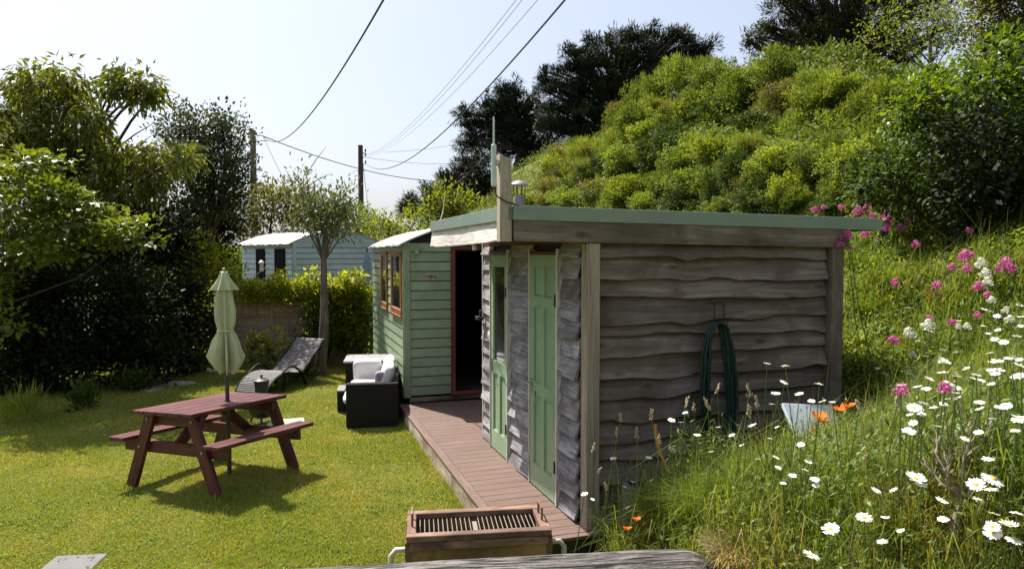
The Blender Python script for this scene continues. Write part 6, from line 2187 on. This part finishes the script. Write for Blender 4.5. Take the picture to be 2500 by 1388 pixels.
DZ = [(2260, 869, 30), (2306, 880, 42), (2334, 858, 30), (2303, 854, 24), (2415, 862, 26), (2431, 882, 40), (2492, 893, 36), (2485, 918, 38), (2421, 901, 26), (2430, 912, 24), (2269, 924, 36), (2300, 909, 28), (2224, 911, 28), (2318, 933, 30), (2335, 918, 28),
      (2200, 940, 28), (2143, 897, 24), (2162, 913, 22), (2232, 995, 40), (2455, 988, 38), (2490, 1020, 38), (2335, 972, 26), (2311, 974, 24), (2401, 794, 38), (2421, 759, 34), (2440, 776, 30), (2492, 794, 34), (2492, 773, 28), (2436, 805, 24), (2428, 827, 26), (2241, 945, 26),
      (2260, 947, 26), (2335, 949, 28), (2490, 745, 34), (2450, 835, 24), (2395, 930, 24), (2110, 1263, 42), (2162, 1262, 25), (2138, 1196, 26), (2182, 1195, 28), (2236, 1168, 48), (2299, 1221, 32), (2382, 1182, 44), (2418, 1191, 36), (2389, 1220, 34),
      (2425, 1252, 38), (2482, 1249, 36), (2464, 1281, 46), (2423, 1300, 46), (2423, 1285, 36), (2478, 1315, 44), (2155, 1324, 30), (2200, 1296, 14), (2412, 1120, 30), (2358, 1069, 30), (2389, 1055, 26), (2214, 1049, 18), (2480, 1048, 26), (2231, 1057, 16), (2250, 1180, 36),
      (1873, 887, 24), (1917, 891, 25), (1915, 931, 24), (2000, 935, 25), (1894, 960, 25), (1952, 963, 27), (1981, 980, 22), (2008, 979, 18), (2032, 981, 22), (1886, 986, 18), (1836, 1038, 27), (1753, 1043, 16), (1786, 1060, 22), (1702, 1059, 25), (1673, 1007, 20), (1640, 1023, 20),
      (1663, 1030, 14), (1735, 1102, 20), (1811, 1086, 18), (1584, 1117, 22), (1497, 1120, 18), (1545, 1176, 18), (1526, 1188, 20), (1590, 1172, 18), (1532, 1238, 16), (1447, 1218, 14), (1898, 1043, 18), (1894, 1116, 20), (1900, 1141, 18),
      (1989, 1170, 28), (1993, 1182, 24), (1974, 1129, 22), (1966, 1145, 22), (1912, 1180, 20), (1935, 1160, 20), (1880, 1070, 16), (1850, 1120, 16), (1955, 1085, 18)]
DS = {(1979, 1354, 65): 'largest white daisy at the bottom edge, past the end of the log', (2028, 1290, 55): 'large white daisy with yellow centre just above the bottom one', (2303, 1267, 36): 'white daisy just left of the bare shrub stem',
      (2425, 1167, 58): 'large white daisy on top of the cluster right of the bare shrub', (1427, 1205, 22): 'small white daisy against the left post of the shed'}
dr_ = random.Random(21)
for i in range(46):                                     # the massed smaller ones up the right side
    DZ.append((dr_.randint(2215, 2498), int(745 + 300 * dr_.random() ** 0.9), dr_.randint(17, 27)))
DZ = sorted(set(DZ))
for i, q in enumerate(DZ):
    daisy(i, *q)
for i, (q, lb) in enumerate(DS.items()):
    daisy(300 + i, *q, label=lb)

# poppies
PP = [(1999, 1019, 34, 'orange poppy at the top left corner of the grey box'), (2012, 1034, 30, 'orange poppy over the middle of the grey box'), (1990, 1058, 24, 'small orange poppy low on the left side of the grey box'), (1968, 1102, 28, 'lowest orange poppy, left of the grey box'),
      (2048, 1000, 34, 'left of the two orange poppies above the box lid'), (2072, 993, 30, 'right of the two orange poppies above the box lid'), (1532, 1292, 22, 'orange poppy in front of the shed post'), (1553, 1268, 20, 'pale orange poppy beside the slate trough')]
for i, (px, py, wpx, lb) in enumerate(PP):
    top = above_ground(px, py, 0.40, 3.6)
    if px > 1900:
        top = pY(px, py, 4.15 if px < 2030 else 4.7)
    size = max(0.05, wpx * top.y / F_PX)
    g, pts, rad = stem_to_ground(top, 0.003, 60 + i)
    o = empty('orange_poppy', g, 0, lb, 'poppy', 'orange poppies')
    tubeobj('stem', pts, rad, MT['stem'], o, 5)
    rr = random.Random(70 + i)
    for k in range(4):
        vs_, fs_ = [], []
        na, nr = 6, 4
        for b_ in range(nr + 1):
            t = b_ / nr
            for a_ in range(na + 1):
                a = (a_ / na - 0.5) * 1.9
                r_ = t * (1 + 0.06 * math.sin(a * 7 + k))
                vs_.append((r_ * math.cos(a), r_ * math.sin(a), 0.55 * t ** 1.6 + 0.05 * math.sin(a * 5 + k) * t))
        for b_ in range(nr):
            for a_ in range(na):
                q = b_ * (na + 1) + a_
                fs_.append((q, q + 1, q + na + 2, q + na + 1))
        M = T(top - g) @ Matrix.Rotation(rr.uniform(-0.5, 0.5), 4, 'X') @ Matrix.Rotation(k * math.pi / 2 + rr.uniform(-.1, .1), 4, 'Z') @ Matrix.Scale(size / 2 * (1 if k % 2 else 1.08), 4)
        MB().add(vs_, fs_).build('petal', MT['petal_orange'], o, M, smooth=True)
    link('centre', DD, o, T(top - g) @ Matrix.Scale(size / 4, 4))


# valerian heads
def head_mesh(mat, seed, tall):
    rg = np.random.default_rng(seed)
    n = 150
    d = rg.normal(size=(n, 3))
    d /= np.linalg.norm(d, axis=1, keepdims=True)
    lump = np.array([[0, 0, 0.5 * tall], [0.45, 0.2, 0.1], [-0.4, 0.3, 0.15], [0.1, -0.45, 0.05], [-0.2, -0.2, 0.4 * tall]])
    c = lump[rg.integers(0, 5, n)]
    P = c + d * 0.42
    vs_, fs_ = [], []
    for p, dd in zip(P, d):
        q = Vector(dd).to_track_quat('Z', 'Y')
        b = len(vs_)
        for k in range(5):
            a = k * 1.2566
            vs_.append(Vector(p) + q @ Vector((0.13 * math.cos(a), 0.13 * math.sin(a), 0.05 * (k % 2))))
        fs_.append((b, b + 1, b + 2, b + 3, b + 4))
    return MB().add(vs_, fs_).mesh('florets', mat)


VH = {'pink': [head_mesh(MT['petal_pink'], 5, 1.0), head_mesh(MT['petal_pink'], 6, 1.4)], 'cream': [head_mesh(MT['petal_cream'], 7, 1.6), head_mesh(MT['petal_cream'], 8, 1.2)]}
PK = [(2054, 508, 22), (2095, 520, 44), (2118, 512, 30), (2163, 524, 46), (2168, 542, 36), (2220, 537, 26), (2201, 558, 28), (2165, 560, 24), (2142, 548, 26), (2068, 582, 40), (2112, 574, 28), (2235, 600, 26), (2357, 628, 46), (2361, 658, 30), (2324, 655, 28), (2185, 693, 26), (2287, 699, 32), (2388, 704, 34),
      (2410, 722, 26), (2378, 498, 30), (2366, 564, 22), (2390, 524, 20), (2182, 833, 34), (2268, 781, 24), (2324, 788, 26), (2200, 957, 34), (2308, 950, 26), (2387, 771, 24), (1990, 514, 24), (2010, 508, 18), (2050, 600, 26), (2075, 608, 22), (2130, 530, 26)]
WH = [(2394, 648, 36), (2405, 672, 36), (2412, 692, 30), (2266, 798, 40), (2220, 818, 36), (2229, 869, 26), (2362, 800, 24), (2466, 783, 30), (2340, 798, 18), (2420, 735, 26), (2455, 760, 24)]
def vpos(px, py):
    if py < 620 and px < 2250:
        return 'above the end of the shed roof' if py < 535 else 'beside the end of the shed roof'
    return 'under the ivy thicket' if py < 600 else ('on the upper right bank' if py < 740 else 'among the daisies')


for col, lst in (('pink', PK), ('cream', WH)):
    for i, (px, py, wpx) in enumerate(lst):
        rr = random.Random(i + (0 if col == 'pink' else 50))
        top = above_ground(px, py, 0.42, 2.0, 9.5)
        if px < 2060 and py < 560:
            top = pY(px, py, 9.0)
        size = min(0.15, max(0.05, 0.8 * wpx * top.y / F_PX))
        g, pts, rad = stem_to_ground(top, 0.004, 400 + i)
        pos = vpos(px, py)
        same = sorted(q for q in lst if vpos(q[0], q[1]) == pos)
        o = empty('valerian', g, 0, f'{col} valerian flower head {pos}' + (f', {ORD[same.index((px, py, wpx))]} there' if len(same) > 1 else ''), 'flower', f'{col} valerian heads')
        tubeobj('stem', pts, rad, MT['stem'], o, 5)
        link('florets', VH[col][i % 2], o, T(top - g) @ Matrix.Rotation(rr.uniform(0, 6), 4, 'Z') @ Matrix.Scale(size / 1.7, 4))
top = above_ground(2457, 657, 0.42, 2.0, 9.5)
g, pts, rad = stem_to_ground(top, 0.005, 990)
o = empty('valerian', g, 0, 'largest pink valerian head at the right edge', 'flower', None)
tubeobj('stem', pts, rad, MT['stem'], o, 5)
link('florets', VH['pink'][1], o, T(top - g) @ Matrix.Scale(44 * top.y / F_PX / 1.7, 4))
# two white plumes on the hill
for i, (px, py, lb) in enumerate(((1827, 315, 'taller white flower plume half way up the hillside'), (1880, 308, 'right-hand white flower plume on the hillside'), (1838, 328, 'small white flower plume below the taller one'))):
    b = pg(px, py + 26)
    top = pY(px, py, b.y)
    o = empty('white_plume', b, 0, lb, 'flower', 'white plumes on the hillside')
    tubeobj('stem', [(0, 0, -0.05), tuple((top - b) * 0.5), tuple(top - b)], 0.015, MT['stem'], o, 5)
    link('florets', VH['cream'][0], o, T(top - b) @ Matrix.Scale((16 - 3 * i) * b.y / F_PX / 1.7, 4))

# grass seed heads
SH = [(1675, 985, 26), (1727, 990, 30), (1751, 951, 24), (1828, 958, 34), (1847, 985, 30), (1590, 1016, 26), (1448, 1096, 22), (1516, 1022, 22), (2098, 993, 26), (1555, 1060, 26), (1505, 1056, 22), (1694, 996, 20), (1830, 1008, 30), (1480, 1190, 20), (1640, 1100, 22), (1462, 1150, 18), (2190, 985, 24), (1610, 1075, 22)]
for i, (px, py, hp_) in enumerate(SH):
    top = above_ground(px, py, 0.62, 4.0 if px < 1660 else 2.0)
    if top.y > 4.3 and px < 2060:
        top = pY(px, py, 4.15)
    g, pts, rad = stem_to_ground(top, 0.0022, 700 + i)
    o = empty('seed_grass', g, 0, 'tall grass stalk with a buff seed head in front of the shed' if px < 2050 else 'tall grass stalk with a buff seed head at the shed corner', 'grass', 'seeding grass stalks')
    tubeobj('stalk', pts, rad, MT['stem'], o, 5)
    rr = random.Random(i)
    m = MB()
    Lh = hp_ * top.y / F_PX
    tp = top - g
    dirv = Vector((rr.uniform(-0.5, 0.5), rr.uniform(-0.3, 0.3), 1)).normalized()
    for k in range(16):
        t = k / 16
        q = tp + dirv * Lh * (t - 0.4) + Vector((rr.uniform(-1, 1), rr.uniform(-1, 1), 0)) * Lh * 0.16 * (1 - 0.6 * t)
        e = q + (dirv + Vector((rr.uniform(-.6, .6), rr.uniform(-.6, .6), 0.2))).normalized() * Lh * 0.28
        m.tube([q, q.lerp(e, 0.5), e], [0.0015, 0.0052, 0.001], 5)
    m.build('seed_head', MT['seed'], o, smooth=True)

# bare little shrub in the meadow
sb = above_ground(2332, 1275, 0.03)
sb.z = gz(sb.x, sb.y) - 0.02
ks = sb.y / F_PX
bs_ = empty('bare_shrub', sb, 0, 'small leafless shrub with forked grey stems in the meadow', 'shrub')
m = MB()
tr0 = [Vector((0, 0, 0)), Vector((6 * ks, 0, 50 * ks)), Vector((14 * ks, 0, 95 * ks))]
m.tube(tr0, [13 * ks, 11 * ks, 9 * ks], 8)
m.build('stem', MT['twig'], bs_, smooth=True)
m = MB()
rr = random.Random(5)


def twig(p, d, L, r, depth):
    e = p + d * L
    mid = p.lerp(e, 0.5) + Vector((rr.uniform(-1, 1), rr.uniform(-1, 1), 0.3)) * L * 0.10
    m.tube([p, mid, e], [r, r * 0.8, r * 0.55], 5)
    if depth > 0:
        for k in range(rr.choice([2, 3])):
            dd = (d + Vector((rr.uniform(-0.9, 0.9), rr.uniform(-0.7, 0.7), rr.uniform(-0.2, 0.9)))).normalized()
            twig(mid.lerp(e, rr.uniform(0.2, 1.0)), dd, L * rr.uniform(0.55, 0.85), r * 0.55, depth - 1)


tp = tr0[-1]
for d_, L_ in (((-0.45, 0.1, 0.8), 110), ((0.05, 0, 1.0), 150), ((0.6, -0.1, 0.55), 100), ((-0.8, 0, 0.5), 90), ((0.3, 0.2, 0.8), 100)):
    twig(tp.copy(), Vector(d_).normalized(), L_ * ks * 0.72, 6.5 * ks, 3)
m.build('twigs', MT['twig'], bs_, smooth=True)
